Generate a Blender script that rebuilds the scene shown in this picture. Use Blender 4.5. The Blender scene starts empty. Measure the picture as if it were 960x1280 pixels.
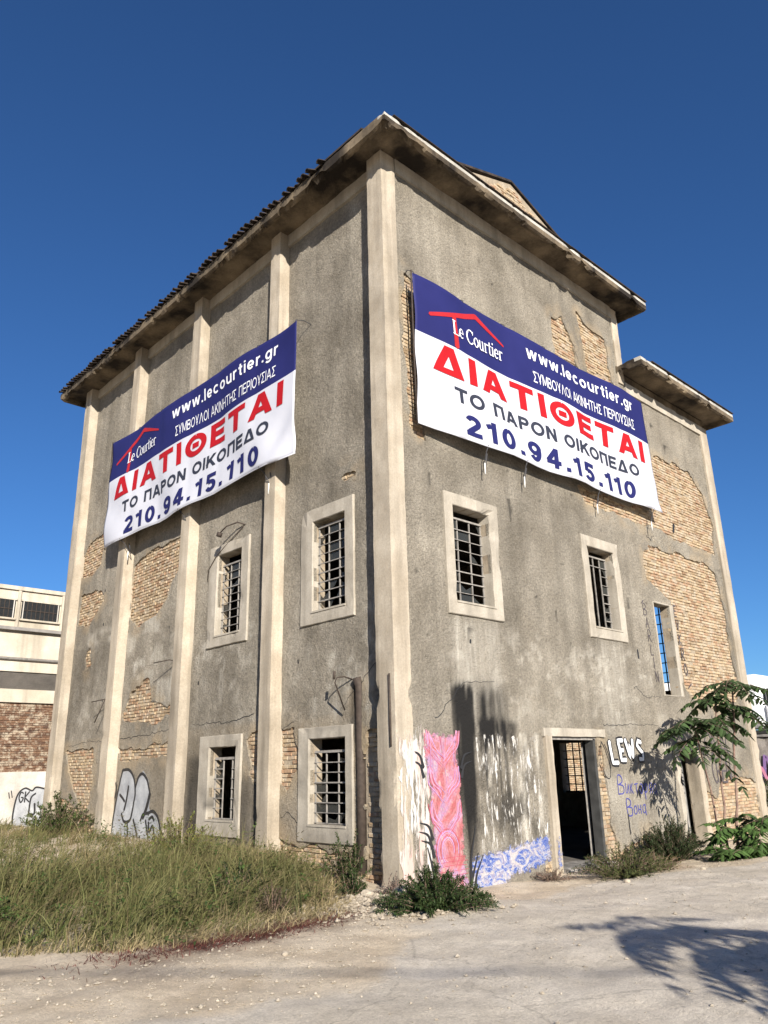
import bpy, bmesh, math, random
import numpy as np
from mathutils import Vector, Matrix, Euler
random.seed(7); RNG = np.random.default_rng(7)
scene = bpy.context.scene
COL = scene.collection
PI = math.pi

# ------------------------------------------------------------------ camera
F_PX, YAW, PITCH, ROLL = 968.235, 0.760296, 0.31946, -0.02376
CAM = Vector((-8.14968, -8.4701, 1.6))
fw = Vector((math.sin(YAW)*math.cos(PITCH), math.cos(YAW)*math.cos(PITCH), math.sin(PITCH)))
r0 = Vector((math.cos(YAW), -math.sin(YAW), 0)); u0_ = r0.cross(fw)
rv = r0*math.cos(ROLL) + u0_*math.sin(ROLL); uv_ = -r0*math.sin(ROLL) + u0_*math.cos(ROLL)
cd = bpy.data.cameras.new('camera'); cam = bpy.data.objects.new('camera', cd); COL.objects.link(cam)
cd.sensor_fit = 'VERTICAL'; cd.sensor_height = 36; cd.lens = F_PX/1280*36
cd.clip_start = .05; cd.clip_end = 3000
cam.matrix_world = Matrix(((rv.x, uv_.x, -fw.x, CAM.x), (rv.y, uv_.y, -fw.y, CAM.y), (rv.z, uv_.z, -fw.z, CAM.z), (0, 0, 0, 1)))
scene.camera = cam

# ------------------------------------------------------------------ light
SUN = Vector((-1.0, -1.8, .79)).normalized()          # towards the sun
EL = math.asin(SUN.z); AZ = math.atan2(SUN.x, SUN.y)
w = bpy.data.worlds.new('World'); scene.world = w; w.use_nodes = True
wn = w.node_tree; bg = wn.nodes['Background']
sky = wn.nodes.new('ShaderNodeTexSky'); sky.sky_type = 'NISHITA'; sky.sun_disc = False
sky.sun_elevation = EL; sky.sun_rotation = AZ % (2*PI)
sky.air_density = 1.0; sky.dust_density = .0; sky.ozone_density = 10.0; sky.altitude = 0
wn.links.new(sky.outputs[0], bg.inputs[0]); bg.inputs[1].default_value = .06
sl = bpy.data.lights.new('sun', 'SUN'); so = bpy.data.objects.new('sun', sl); COL.objects.link(so)
sl.energy = 5.0; sl.angle = math.radians(.45); sl.color = (1.0, .93, .83)
so.rotation_euler = (-SUN).to_track_quat('-Z', 'Y').to_euler(); so.location = SUN*60
vs = scene.view_settings; vs.view_transform = 'Standard'; vs.look = 'None'; vs.gamma = 1; vs.use_curve_mapping = False
vs.exposure = 1.0

# ------------------------------------------------------------------ noise
def _h(ix, iy, s):
    n = (ix.astype(np.int64)*374761393 + iy.astype(np.int64)*668265263 + s*974711) & 0x7fffffff
    n = ((n ^ (n >> 13))*1274126177) & 0x7fffffff
    return ((n ^ (n >> 16)) & 0xffff)/65535.0
def vn(x, y, s=0):
    x = np.asarray(x, float); y = np.asarray(y, float)
    ix = np.floor(x); iy = np.floor(y); fx = x-ix; fy = y-iy
    fx = fx*fx*(3-2*fx); fy = fy*fy*(3-2*fy)
    a = _h(ix, iy, s); b = _h(ix+1, iy, s); c = _h(ix, iy+1, s); d = _h(ix+1, iy+1, s)
    return (a*(1-fx)+b*fx)*(1-fy) + (c*(1-fx)+d*fx)*fy
def fbm(x, y, s=0, o=4):
    t = 0; a = .5
    for i in range(o):
        t = t + a*vn(np.asarray(x)*2**i, np.asarray(y)*2**i, s+i*17); a *= .5
    return t                                            # about 0..1, mean .47
def sstep(a, b, x):
    t = np.clip((np.asarray(x, float)-a)/(b-a), 0, 1); return t*t*(3-2*t)

# ------------------------------------------------------------------ materials
def newmat(name):
    m = bpy.data.materials.new(name); m.use_nodes = True
    return m, m.node_tree, m.node_tree.nodes['Principled BSDF']
def nd(t, kind, **kw):
    n = t.nodes.new(kind)
    for k, v in kw.items(): setattr(n, k, v)
    return n
def mixc(t, fac, a, b, mode='MIX'):
    n = nd(t, 'ShaderNodeMix', data_type='RGBA', blend_type=mode)
    for i, v in ((0, fac), (6, a), (7, b)):
        if isinstance(v, (int, float)): n.inputs[i].default_value = v
        elif isinstance(v, tuple): n.inputs[i].default_value = (*v, 1) if len(v) == 3 else v
        else: t.links.new(v, n.inputs[i])
    return n.outputs[2]
def noise(t, scale, detail=4, stretch=(1, 1, 1), rough=.55, dist=0.):
    g = nd(t, 'ShaderNodeNewGeometry'); mp = nd(t, 'ShaderNodeMapping'); mp.inputs['Scale'].default_value = stretch
    t.links.new(g.outputs['Position'], mp.inputs[0])
    n = nd(t, 'ShaderNodeTexNoise'); n.inputs['Scale'].default_value = scale; n.inputs['Detail'].default_value = detail
    n.inputs['Roughness'].default_value = rough; n.inputs['Distortion'].default_value = dist
    t.links.new(mp.outputs[0], n.inputs[0]); return n.outputs[0]
def ramp(t, src, stops, interp='LINEAR'):
    r = nd(t, 'ShaderNodeValToRGB'); cr = r.color_ramp; cr.interpolation = interp
    while len(cr.elements) < len(stops): cr.elements.new(.5)
    for e, (p, c) in zip(cr.elements, stops):
        e.position = p; e.color = (*c, 1) if not isinstance(c, (int, float)) else (c, c, c, 1)
    t.links.new(src, r.inputs[0]); return r.outputs[0]
def attr(t, name, out=2):
    a = nd(t, 'ShaderNodeAttribute'); a.attribute_name = name; return a.outputs[out]
def math_(t, op, a, b=0.):
    n = nd(t, 'ShaderNodeMath', operation=op)
    for i, v in ((0, a), (1, b)):
        if isinstance(v, (int, float)): n.inputs[i].default_value = v
        else: t.links.new(v, n.inputs[i])
    return n.outputs[0]
def bump(t, p, items, dist=.02):
    prev = None
    for src, s in items:
        b = nd(t, 'ShaderNodeBump'); b.inputs['Strength'].default_value = s; b.inputs['Distance'].default_value = dist
        t.links.new(src, b.inputs['Height'])
        if prev is not None: t.links.new(prev, b.inputs['Normal'])
        prev = b.outputs[0]
    t.links.new(prev, p.inputs['Normal'])
def surf(name, c1, c2, scale=1.5, speck=.25, sscale=40, rough=.92, bumps=((60, .4),), streak=0., layers=(), dist=.015, spec=.25, lo=.35, hi=.65, blotch=0.):
    """two-tone weathered surface with speckle, optional vertical streaks and painted-on stain layers"""
    m, t, p = newmat(name)
    c = ramp(t, noise(t, scale, 8), [(lo, c1), (hi, c2)])
    s = ramp(t, noise(t, sscale, 4, rough=.7), [(.3, 1-speck), (.7, 1+speck*.0+.0)])
    if speck: c = mixc(t, 1.0, c, s, 'MULTIPLY')
    if streak:
        k = ramp(t, noise(t, 2.2, 6, (1.6, 1.6, .12)), [(.45, 0.), (.75, 1.)])
        c = mixc(t, math_(t, 'MULTIPLY', k, streak), c, tuple(v*.35 for v in c1))
    if blotch: c = mixc(t, 1., c, ramp(t, noise(t, .45, 7, (1, 1, .6), .62, .6), [(.36, 1-blotch), (.62, 1.08)]), 'MULTIPLY')
    for an, colr, md in layers:
        f = attr(t, an)
        if md:
            f = math_(t, 'MULTIPLY', f, ramp(t, noise(t, md, 6, (2.5, 2.5, .18)), [(.28, .25), (.6, 1.)]))
        c = mixc(t, f, c, colr)
    t.links.new(c, p.inputs['Base Color']); p.inputs['Roughness'].default_value = rough
    p.inputs['Specular IOR Level'].default_value = spec
    bump(t, p, [(noise(t, bs, 5, rough=.65), st) for bs, st in bumps], dist)
    return m
def flat(name, c, rough=.6, metal=0., spec=.4, vary=.15, vscale=6, bmp=0.):
    m, t, p = newmat(name)
    k = ramp(t, noise(t, vscale, 5), [(.3, tuple(v*(1-vary) for v in c)), (.7, tuple(min(1, v*(1+vary)) for v in c))])
    t.links.new(k, p.inputs['Base Color']); p.inputs['Roughness'].default_value = rough
    p.inputs['Metallic'].default_value = metal; p.inputs['Specular IOR Level'].default_value = spec
    if bmp: bump(t, p, [(noise(t, 50, 4), bmp)], .01)
    return m
def leafmat(name, trans=.3, rough=.55):
    m, t, p = newmat(name)
    c = attr(t, 'Col', 0); t.links.new(c, p.inputs['Base Color']); p.inputs['Roughness'].default_value = rough
    p.inputs['Specular IOR Level'].default_value = .25
    tr = nd(t, 'ShaderNodeBsdfTranslucent'); t.links.new(c, tr.inputs[0])
    mx = nd(t, 'ShaderNodeMixShader'); mx.inputs[0].default_value = trans
    t.links.new(p.outputs[0], mx.inputs[1]); t.links.new(tr.outputs[0], mx.inputs[2])
    t.links.new(mx.outputs[0], t.nodes['Material Output'].inputs[0]); return m

M = {}
LAY = (('lime', (.62, .58, .50), 5.0), ('tint', (.40, .31, .20), 0), ('soot', (.016, .015, .014), 0))
M['plaster'] = surf('plaster', (.295, .26, .205), (.445, .40, .325), 1.1, .5, 22, bumps=((6, .5), (14, .9), (45, .9)), streak=.38, layers=LAY, dist=.05, blotch=.24)
M['pale'] = surf('pale_render', (.37, .315, .24), (.48, .42, .335), 1.7, .25, 30, bumps=((14, .25), (90, .3)), streak=.8, blotch=.2, layers=(('soot', (.05, .045, .04), 0),))
M['frame'] = surf('frame_concrete', (.33, .295, .24), (.43, .39, .325), 2.4, .22, 35, bumps=((14, .3), (80, .35)), streak=.55, layers=(('soot', (.04, .037, .034), 0),))
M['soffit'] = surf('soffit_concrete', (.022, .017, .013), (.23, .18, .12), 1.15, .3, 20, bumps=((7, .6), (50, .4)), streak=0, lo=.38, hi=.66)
M['skim'] = surf('pale_skim', (.30, .28, .245), (.50, .48, .43), 2.5, .3, 25, bumps=((20, .4),), streak=.3)
M['core'] = surf('mortar', (.26, .21, .15), (.38, .32, .24), 5, .3, 30, bumps=((40, .8), (120, .4)))
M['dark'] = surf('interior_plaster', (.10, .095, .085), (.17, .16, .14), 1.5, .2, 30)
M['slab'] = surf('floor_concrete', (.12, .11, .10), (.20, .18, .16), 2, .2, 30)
M['tile'] = surf('old_roof_tile', (.02, .018, .017), (.06, .045, .036), 5, .3, 40)
M['steel'] = flat('grey_painted_steel', (.23, .215, .195), .6, .0, .4, .3, 12)
M['iron'] = flat('rusty_iron', (.055, .042, .034), .75, .2, .3, .3, 15, .3)
M['door'] = flat('dark_steel_door', (.06, .06, .058), .55, .2, .4, .35, 5, .2)
M['rope'] = flat('rope', (.05, .05, .055), .9)
M['white_rope'] = flat('pale_cord', (.6, .6, .58), .9)
def brickmat(name, stops, joint=.3):
    m, t, p = newmat(name)
    oi = nd(t, 'ShaderNodeObjectInfo')
    v = math_(t, 'FRACT', math_(t, 'ADD', oi.outputs['Random'], attr(t, 'rnd')))
    c = ramp(t, v, stops)
    c = mixc(t, 1., c, ramp(t, noise(t, 28, 6, rough=.7), [(.25, .55), (.65, 1.05)]), 'MULTIPLY')
    c = mixc(t, ramp(t, noise(t, 6.5, 6, rough=.7), [(.47, 0.), (.62, .8)]), c, (.40, .345, .265))
    t.links.new(c, p.inputs['Base Color']); p.inputs['Roughness'].default_value = .92; p.inputs['Specular IOR Level'].default_value = .2
    bump(t, p, [(noise(t, 45, 5, rough=.7), .8)], .012); return m
M['brick'] = brickmat('tan_brick', [(0, (.25, .175, .105)), (.3, (.37, .275, .17)), (.6, (.44, .34, .22)), (.8, (.36, .225, .14)), (1, (.25, .16, .095))])
M['redbrick'] = brickmat('red_brick', [(0, (.10, .06, .042)), (.4, (.15, .085, .055)), (.7, (.20, .12, .075)), (1, (.08, .05, .038))])
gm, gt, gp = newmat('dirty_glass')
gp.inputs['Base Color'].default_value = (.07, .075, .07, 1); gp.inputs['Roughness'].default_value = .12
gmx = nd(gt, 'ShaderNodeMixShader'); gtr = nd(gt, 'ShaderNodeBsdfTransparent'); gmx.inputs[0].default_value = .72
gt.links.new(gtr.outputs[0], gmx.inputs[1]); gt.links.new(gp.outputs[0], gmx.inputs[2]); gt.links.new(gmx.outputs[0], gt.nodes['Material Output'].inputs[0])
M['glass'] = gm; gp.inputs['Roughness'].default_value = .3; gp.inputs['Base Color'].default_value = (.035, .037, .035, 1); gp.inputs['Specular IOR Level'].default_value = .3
M['leaf'] = leafmat('leaf'); M['grass'] = leafmat('grass_blade', .35, .7)
M['bark'] = surf('bark', (.16, .10, .08), (.26, .18, .14), 8, .3, 40)
M['stone'] = surf('pale_stone', (.29, .245, .185), (.46, .40, .315), 6, .25, 50)
M['pebble'] = surf('pebble', (.28, .24, .18), (.50, .44, .35), 30, .25, 50)
M['rubble'] = surf('grey_rubble', (.17, .16, .15), (.33, .31, .28), 6, .3, 40)

# ------------------------------------------------------------------ object helpers
def link(o, parent=None):
    COL.objects.link(o)
    if parent is not None: o.parent = parent
    return o
def mesh_obj(name, V, F, mat=None, parent=None, smooth=False, attrs=None, colors=None):
    me = bpy.data.meshes.new(name)
    me.from_pydata([tuple(map(float, v)) for v in V], [], [tuple(map(int, f)) for f in F]); me.update()
    if smooth: me.polygons.foreach_set('use_smooth', [True]*len(me.polygons))
    for k, v in (attrs or {}).items():
        a = me.attributes.new(k, 'FLOAT', 'POINT'); a.data.foreach_set('value', np.asarray(v, np.float32))
    if colors is not None:
        a = me.attributes.new('Col', 'FLOAT_COLOR', 'POINT')
        c = np.ones((len(V), 4), np.float32); c[:, :3] = colors; a.data.foreach_set('color', c.ravel())
    if mat: me.materials.append(M[mat] if isinstance(mat, str) else mat)
    return link(bpy.data.objects.new(name, me), parent)
def bm_obj(name, bm, mat, parent=None, smooth=False):
    bmesh.ops.recalc_face_normals(bm, faces=bm.faces)
    me = bpy.data.meshes.new(name); bm.to_mesh(me); bm.free()
    if smooth: me.polygons.foreach_set('use_smooth', [True]*len(me.polygons))
    me.materials.append(M[mat] if isinstance(mat, str) else mat)
    return link(bpy.data.objects.new(name, me), parent)
def tag(o, label, cat, group=None, kind=None):
    if label: o['label'] = label
    if cat: o['category'] = cat
    if group: o['group'] = group
    if kind: o['kind'] = kind
    return o
def empty(name, loc=(0, 0, 0), parent=None, rz=0):
    o = bpy.data.objects.new(name, None); o.empty_display_size = .3; link(o, parent); o.location = loc; o.rotation_euler.z = rz; return o
BOXF = [(0, 3, 2, 1), (4, 5, 6, 7), (0, 1, 5, 4), (1, 2, 6, 5), (2, 3, 7, 6), (3, 0, 4, 7)]
def boxv(a, b):
    x0, y0, z0 = a; x1, y1, z1 = b
    return [(x0, y0, z0), (x1, y0, z0), (x1, y1, z0), (x0, y1, z0), (x0, y0, z1), (x1, y0, z1), (x1, y1, z1), (x0, y1, z1)]
def box(name, a, b, mat, parent=None, bev=0.):
    a2 = [min(p, q) for p, q in zip(a, b)]; b2 = [max(p, q) for p, q in zip(a, b)]
    if not bev: return mesh_obj(name, boxv(a2, b2), BOXF, mat, parent)
    bm = bmesh.new(); vs_ = [bm.verts.new(v) for v in boxv(a2, b2)]
    for f in BOXF: bm.faces.new([vs_[i] for i in f])
    bmesh.ops.bevel(bm, geom=bm.edges[:], offset=bev, segments=1, affect='EDGES')
    return bm_obj(name, bm, mat, parent)
def worn_box(name, a, b, mat, parent=None, step=.12, amp=.012, chips=0., seed=0, soot=None):
    """a rendered concrete member: arrises knocked about, a few chips"""
    a = np.array([min(p, q) for p, q in zip(a, b)]); b = np.array([max(p, q) for p, q in zip(a, b)]) if not hasattr(b, 'dtype') else b
    n = [max(1, min(160, int(round((b[i]-a[i])/step)))) for i in range(3)]
    idx = {}; V = []; F = []
    def vid(i, j, k):
        key = (i, j, k)
        if key not in idx:
            idx[key] = len(V); V.append([a[0]+(b[0]-a[0])*i/n[0], a[1]+(b[1]-a[1])*j/n[1], a[2]+(b[2]-a[2])*k/n[2], sum((i in (0, n[0]), j in (0, n[1]), k in (0, n[2])))])
        return idx[key]
    for ax in range(3):
        o1, o2 = [q for q in range(3) if q != ax]
        for side in (0, n[ax]):
            for i in range(n[o1]):
                for j in range(n[o2]):
                    q = []
                    for di, dj in ((0, 0), (1, 0), (1, 1), (0, 1)):
                        k = [0, 0, 0]; k[ax] = side; k[o1] = i+di; k[o2] = j+dj; q.append(vid(*k))
                    flip = (side == 0) ^ (ax == 1)
                    F.append(q[::-1] if flip else q)
    V = np.array(V); P = V[:, :3].copy(); e = V[:, 3] >= 2
    ctr = (a+b)/2
    L = int(np.argmax(b-a)); s = P[:, L]
    for ax in range(3):
        P[:, ax] += (fbm(P[:, (ax+1) % 3]*5+seed, P[:, (ax+2) % 3]*5, seed+ax, 3)-.47)*amp
    if chips:
        c = np.clip(fbm(s*2.2+seed*3.1, np.zeros_like(s)+(P[:, 0]+P[:, 1])*3, seed+9, 4)-.55, 0, 1)*chips*6*(1 if b[2]-a[2] < 6 else .12+.88*sstep(3.6, 2.2, P[:, 2]))
        for ax in range(3):
            if ax == L: continue
            d = np.sign(ctr[ax]-P[:, ax]); P[:, ax] += np.where(e, d*c, 0)
    at = {'soot': soot(P)} if soot else None
    return mesh_obj(name, P, F, mat, parent, False, at)
def tube(bm, pts, r, seg=6, taper=None, caps=True):
    pts = [Vector(p) for p in pts]; rings = []
    for i, p in enumerate(pts):
        d = (pts[min(i+1, len(pts)-1)]-pts[max(i-1, 0)]).normalized()
        s = d.orthogonal().normalized() if i == 0 else (s - d*s.dot(d)).normalized()
        q = d.cross(s); rr = r if taper is None else r*(1+(taper-1)*i/(len(pts)-1))
        rings.append([bm.verts.new(p+(s*math.cos(2*PI*k/seg)+q*math.sin(2*PI*k/seg))*rr) for k in range(seg)])
    for a, b in zip(rings, rings[1:]):
        for k in range(seg): bm.faces.new((a[k], a[(k+1) % seg], b[(k+1) % seg], b[k]))
    if caps: bm.faces.new(rings[0][::-1]); bm.faces.new(rings[-1])
def tube_obj(name, pts, r, mat, parent=None, seg=6, taper=None):
    bm = bmesh.new(); tube(bm, pts, r, seg, taper); return bm_obj(name, bm, mat, parent, True)

# facade frames: u along the wall, off outwards, z up
XL = .25
def FR(u, off, z): return (u, -off, z)
def FL(u, off, z): return (XL-off, u, z)
def fbox(name, face, u0, u1, o0, o1, z0, z1, mat, parent, bev=0.): return box(name, face(u0, o0, z0), face(u1, o1, z1), mat, parent, bev)
def relief(u, z, s):
    return (fbm(np.asarray(u)*.9, np.asarray(z)*.9, s, 3)-.47)*.03 + (fbm(np.asarray(u)*6, np.asarray(z)*6, s+5, 3)-.47)*.016

def poly_sd(U, Z, poly):
    """signed distance to a polygon, negative inside"""
    P = np.array(poly, float); d = np.full(U.shape, 1e9); ins = np.zeros(U.shape, bool)
    for i in range(len(P)):
        a = P[i]; b = P[(i+1) % len(P)]; e = b-a; L = e@e
        t = np.clip(((U-a[0])*e[0]+(Z-a[1])*e[1])/L, 0, 1)
        d = np.minimum(d, np.hypot(U-a[0]-t*e[0], Z-a[1]-t*e[1]))
        c = ((a[1] > Z) != (b[1] > Z)) & (U < (b[0]-a[0])*(Z-a[1])/((b[1]-a[1]) if b[1] != a[1] else 1e-9)+a[0])
        ins ^= c
    return np.where(ins, -d, d)
def sheet(us, zs, field, openings=()):
    """clip a grid by field>=0 (marching squares) and by rectangles; returns u,z of vertices and faces"""
    us = np.asarray(us); zs = np.asarray(zs); nu, nz = len(us), len(zs)
    U, Z = np.meshgrid(us, zs, indexing='ij'); Fv = field(U, Z)
    Fv = np.where(np.abs(Fv) < 1e-5, 1e-5, Fv)
    ins = Fv >= 0
    cu = (us[:-1]+us[1:])/2; cz = (zs[:-1]+zs[1:])/2
    keep = np.ones((nu-1, nz-1), bool)
    for (a, b, c, d) in openings:
        keep &= ~(((cu > a) & (cu < b))[:, None] & ((cz > c) & (cz < d))[None, :])
    cnt = ins[:-1, :-1].astype(int)+ins[1:, :-1]+ins[1:, 1:]+ins[:-1, 1:]
    vid = -np.ones((nu, nz), np.int64); VU = []; VZ = []
    full = (cnt == 4) & keep; mix = (cnt > 0) & (cnt < 4) & keep
    need = np.zeros((nu, nz), bool)
    for m_ in (full, mix):
        need[:-1, :-1] |= m_; need[1:, :-1] |= m_; need[1:, 1:] |= m_; need[:-1, 1:] |= m_
    need &= ins
    vid[need] = np.arange(need.sum()); VU = list(U[need]); VZ = list(Z[need])
    I, J = np.nonzero(full)
    F = np.stack([vid[I, J], vid[I+1, J], vid[I+1, J+1], vid[I, J+1]], 1).tolist()
    ec = {}
    def ev(p, q):
        k = (p, q) if p < q else (q, p)
        if k not in ec:
            a, b = Fv[k[0]], Fv[k[1]]; t = a/(a-b)
            ec[k] = len(VU); VU.append(U[k[0]]*(1-t)+U[k[1]]*t); VZ.append(Z[k[0]]*(1-t)+Z[k[1]]*t)
        return ec[k]
    for i, j in zip(*np.nonzero(mix)):
        c = [(i, j), (i+1, j), (i+1, j+1), (i, j+1)]; f = []
        for k in range(4):
            p, q = c[k], c[(k+1) % 4]
            if ins[p]: f.append(int(vid[p]))
            if ins[p] != ins[q]: f.append(ev(p, q))
        if len(f) >= 3: F.append(f)
    return np.array(VU), np.array(VZ), F
def lines(a, b, step, extra=()):
    g = list(np.linspace(a, b, max(2, int(round((b-a)/step))+1)))
    for e in extra:
        if a < e < b:
            g = [x for x in g if abs(x-e) > step*.35 or x in extra]; g.append(e)
    return np.array(sorted(set(g)))
def facade_mesh(name, face, VU, VZ, F, off, mat, parent, thick=0., attrs=None, smooth=True):
    V = np.array(face(VU, off, VZ), dtype=object)
    V = np.stack([np.broadcast_to(np.asarray(c, float), VU.shape) for c in V], 1)
    if face is FL: F = [f[::-1] for f in F]
    o = mesh_obj(name, V, F, mat, parent, smooth, attrs)
    if thick:
        bm = bmesh.new(); bm.from_mesh(o.data)
        ed = [e for e in bm.edges if e.is_boundary]
        r = bmesh.ops.extrude_edge_only(bm, edges=ed)
        d = Vector(face(0, -thick, 0))-Vector(face(0, 0, 0))
        for v in r['geom']:
            if isinstance(v, bmesh.types.BMVert): v.co += d
        for f in r['geom']:
            if isinstance(f, bmesh.types.BMFace): f.smooth = False
        for e in ed: e.smooth = False
        bm.to_mesh(o.data); bm.free()
    return o
def wall_core(name, pf, u0, u1, z0, z1, ops, mat, parent):
    """solid wall with real openings; pf(u, side, z): side 0 outside, 1 inside"""
    us = sorted({u0, u1, *[v for o in ops for v in o[:2] if u0 < v < u1]}); zs = sorted({z0, z1, *[v for o in ops for v in o[2:] if z0 < v < z1]})
    solid = lambda i, j: 0 <= i < len(us)-1 and 0 <= j < len(zs)-1 and not any(o[0]-1e-6 < (us[i]+us[i+1])/2 < o[1]+1e-6 and o[2]-1e-6 < (zs[j]+zs[j+1])/2 < o[3]+1e-6 for o in ops)
    bm = bmesh.new(); c = {}
    def v(i, j, s):
        if (i, j, s) not in c: c[i, j, s] = bm.verts.new(pf(us[i], s, zs[j]))
        return c[i, j, s]
    for i in range(len(us)-1):
        for j in range(len(zs)-1):
            if not solid(i, j): continue
            for s in (0, 1): bm.faces.new([v(i, j, s), v(i+1, j, s), v(i+1, j+1, s), v(i, j+1, s)])
            for (di, dj, p, q) in ((-1, 0, (i, j), (i, j+1)), (1, 0, (i+1, j), (i+1, j+1)), (0, -1, (i, j), (i+1, j)), (0, 1, (i, j+1), (i+1, j+1))):
                if not solid(i+di, j+dj): bm.faces.new([v(*p, 0), v(*q, 0), v(*q, 1), v(*p, 1)])
    return bm_obj(name, bm, mat, parent)

# ------------------------------------------------------------------ ground
def hgt(x, y):
    x = np.asarray(x, float); y = np.asarray(y, float)
    l = .24*sstep(-3.2, -.2, x)*sstep(.2, 2.2, y)*(x < .32)
    l = l + .10*sstep(2, 9, y)*(x < .32)
    r = -.14*sstep(-.2, 1.2, x)*sstep(-3.2, -.6, y)*(1-sstep(9, 14, x)*.7)
    n = (fbm(x*.35, y*.35, 3, 3)-.47)*.10*sstep(.5, 2.5, np.hypot(x-.5, y+.5)) + (fbm(x*2.3, y*2.3, 8, 5)-.47)*.06
    h = l+r+n + .05*np.exp(-((x+.55)**2+(y+.75)**2)/.5)
    inside = (x > .3) & (x < 12.6) & (y > .12) & (y < 13)
    return np.where(inside, -.4, h)
def gz(x, y): return float(hgt(np.array([x]), np.array([y]))[0])
def axis(lo, hi, step, far):
    g = list(np.arange(lo, hi+1e-6, step)); a = lo; b = hi; d = step
    while b < far:
        d *= 1.28; a -= d; b += d; g = [a]+g+[b]
    return np.array(g)
gx = axis(-9.5, 10, .075, 900); gy = axis(-9.5, 4, .075, 900)
GX, GY = np.meshgrid(gx, gy, indexing='ij'); GZ = hgt(GX, GY)
GZ = np.where(np.hypot(GX, GY) > 45, np.minimum(GZ, .1), GZ)
n1, n2 = GX.shape; ii = np.arange(n1*n2).reshape(n1, n2)
GF = np.stack([ii[:-1, :-1].ravel(), ii[1:, :-1].ravel(), ii[1:, 1:].ravel(), ii[:-1, 1:].ravel()], 1)
CONC = [(-.15, -1.55), (-1.7, -1.95), (-2.24, -2.33), (-3.1, -2.95), (-3.77, -3.35), (-4.5, -3.25), (-5.15, -3.0), (-6.6, -3.2), (-16, -16), (18, -16), (18, -1.9), (6, -2.4), (3.2, -1.2)]
csd = poly_sd(GX, GY, CONC) + (fbm(GX*1.7, GY*1.7, 21, 4)-.47)*.7
conc = sstep(.10, -.10, csd)*(.72+.28*fbm(GX*5, GY*5, 4, 3))
red = np.zeros_like(GX)
for (a, b, rr, s) in ((-3.75, -1.12, .42, .8), (-3.2, -1.22, .34, .8), (-2.6, -1.05, .38, .8), (-2.1, -.95, .32, .7), (-4.3, -1.25, .38, .45), (-4.6, -1.6, .45, .3), (-1.7, -.75, .25, .5)):
    red = np.maximum(red, s*np.exp(-(((GX-a)**2+(GY-b)**2)/rr**2)))
red = np.clip(red*(.3+1.4*fbm(GX*4, GY*4, 33, 4)), 0, 1)
grv = np.exp(-(((GX+1.0)/1.0)**2+((GY+.85)/.75)**2))
M['ground'] = None
m, t, p = newmat('ground')
c = ramp(t, noise(t, 1.4, 8), [(.35, (.58, .475, .345)), (.65, (.73, .625, .48))])
cc = ramp(t, noise(t, .9, 8), [(.35, (.57, .51, .42)), (.65, (.72, .655, .56))])
c = mixc(t, attr(t, 'conc'), c, cc)
c = mixc(t, attr(t, 'grv'), c, (.60, .52, .40))
c = mixc(t, 1., c, ramp(t, noise(t, 45, 6, rough=.8), [(.34, .74), (.6, 1.1)]), 'MULTIPLY')
c = mixc(t, 1., c, ramp(t, noise(t, 6, 5), [(.3, .86), (.6, 1.04)]), 'MULTIPLY')
crk = nd(t, 'ShaderNodeTexVoronoi'); crk.feature = 'DISTANCE_TO_EDGE'; crk.inputs['Scale'].default_value = .55
gg = nd(t, 'ShaderNodeNewGeometry'); nz_ = noise(t, 2.5, 5)
va = nd(t, 'ShaderNodeVectorMath', operation='ADD'); t.links.new(gg.outputs['Position'], va.inputs[0]); t.links.new(nz_, va.inputs[1]); t.links.new(va.outputs[0], crk.inputs['Vector'])
ck = math_(t, 'MULTIPLY', ramp(t, crk.outputs[0], [(0, 1.), (.012, 0.)]), attr(t, 'conc'))
c = mixc(t, math_(t, 'MULTIPLY', ck, .45), c, (.18, .16, .13))
c = mixc(t, attr(t, 'red'), c, (.085, .032, .025))
t.links.new(c, p.inputs['Base Color']); p.inputs['Roughness'].default_value = .95; p.inputs['Specular IOR Level'].default_value = .2
bump(t, p, [(noise(t, 5, 6), .5), (noise(t, 22, 6, rough=.65), .8), (noise(t, 90, 5, rough=.7), .8)], .025)
M['ground'] = m
g = mesh_obj('ground', np.stack([GX.ravel(), GY.ravel(), GZ.ravel()], 1), GF, 'ground', None, True, {'conc': conc.ravel(), 'red': red.ravel(), 'grv': np.clip(grv*1.2, 0, 1).ravel()})
g['kind'] = 'structure'

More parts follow.
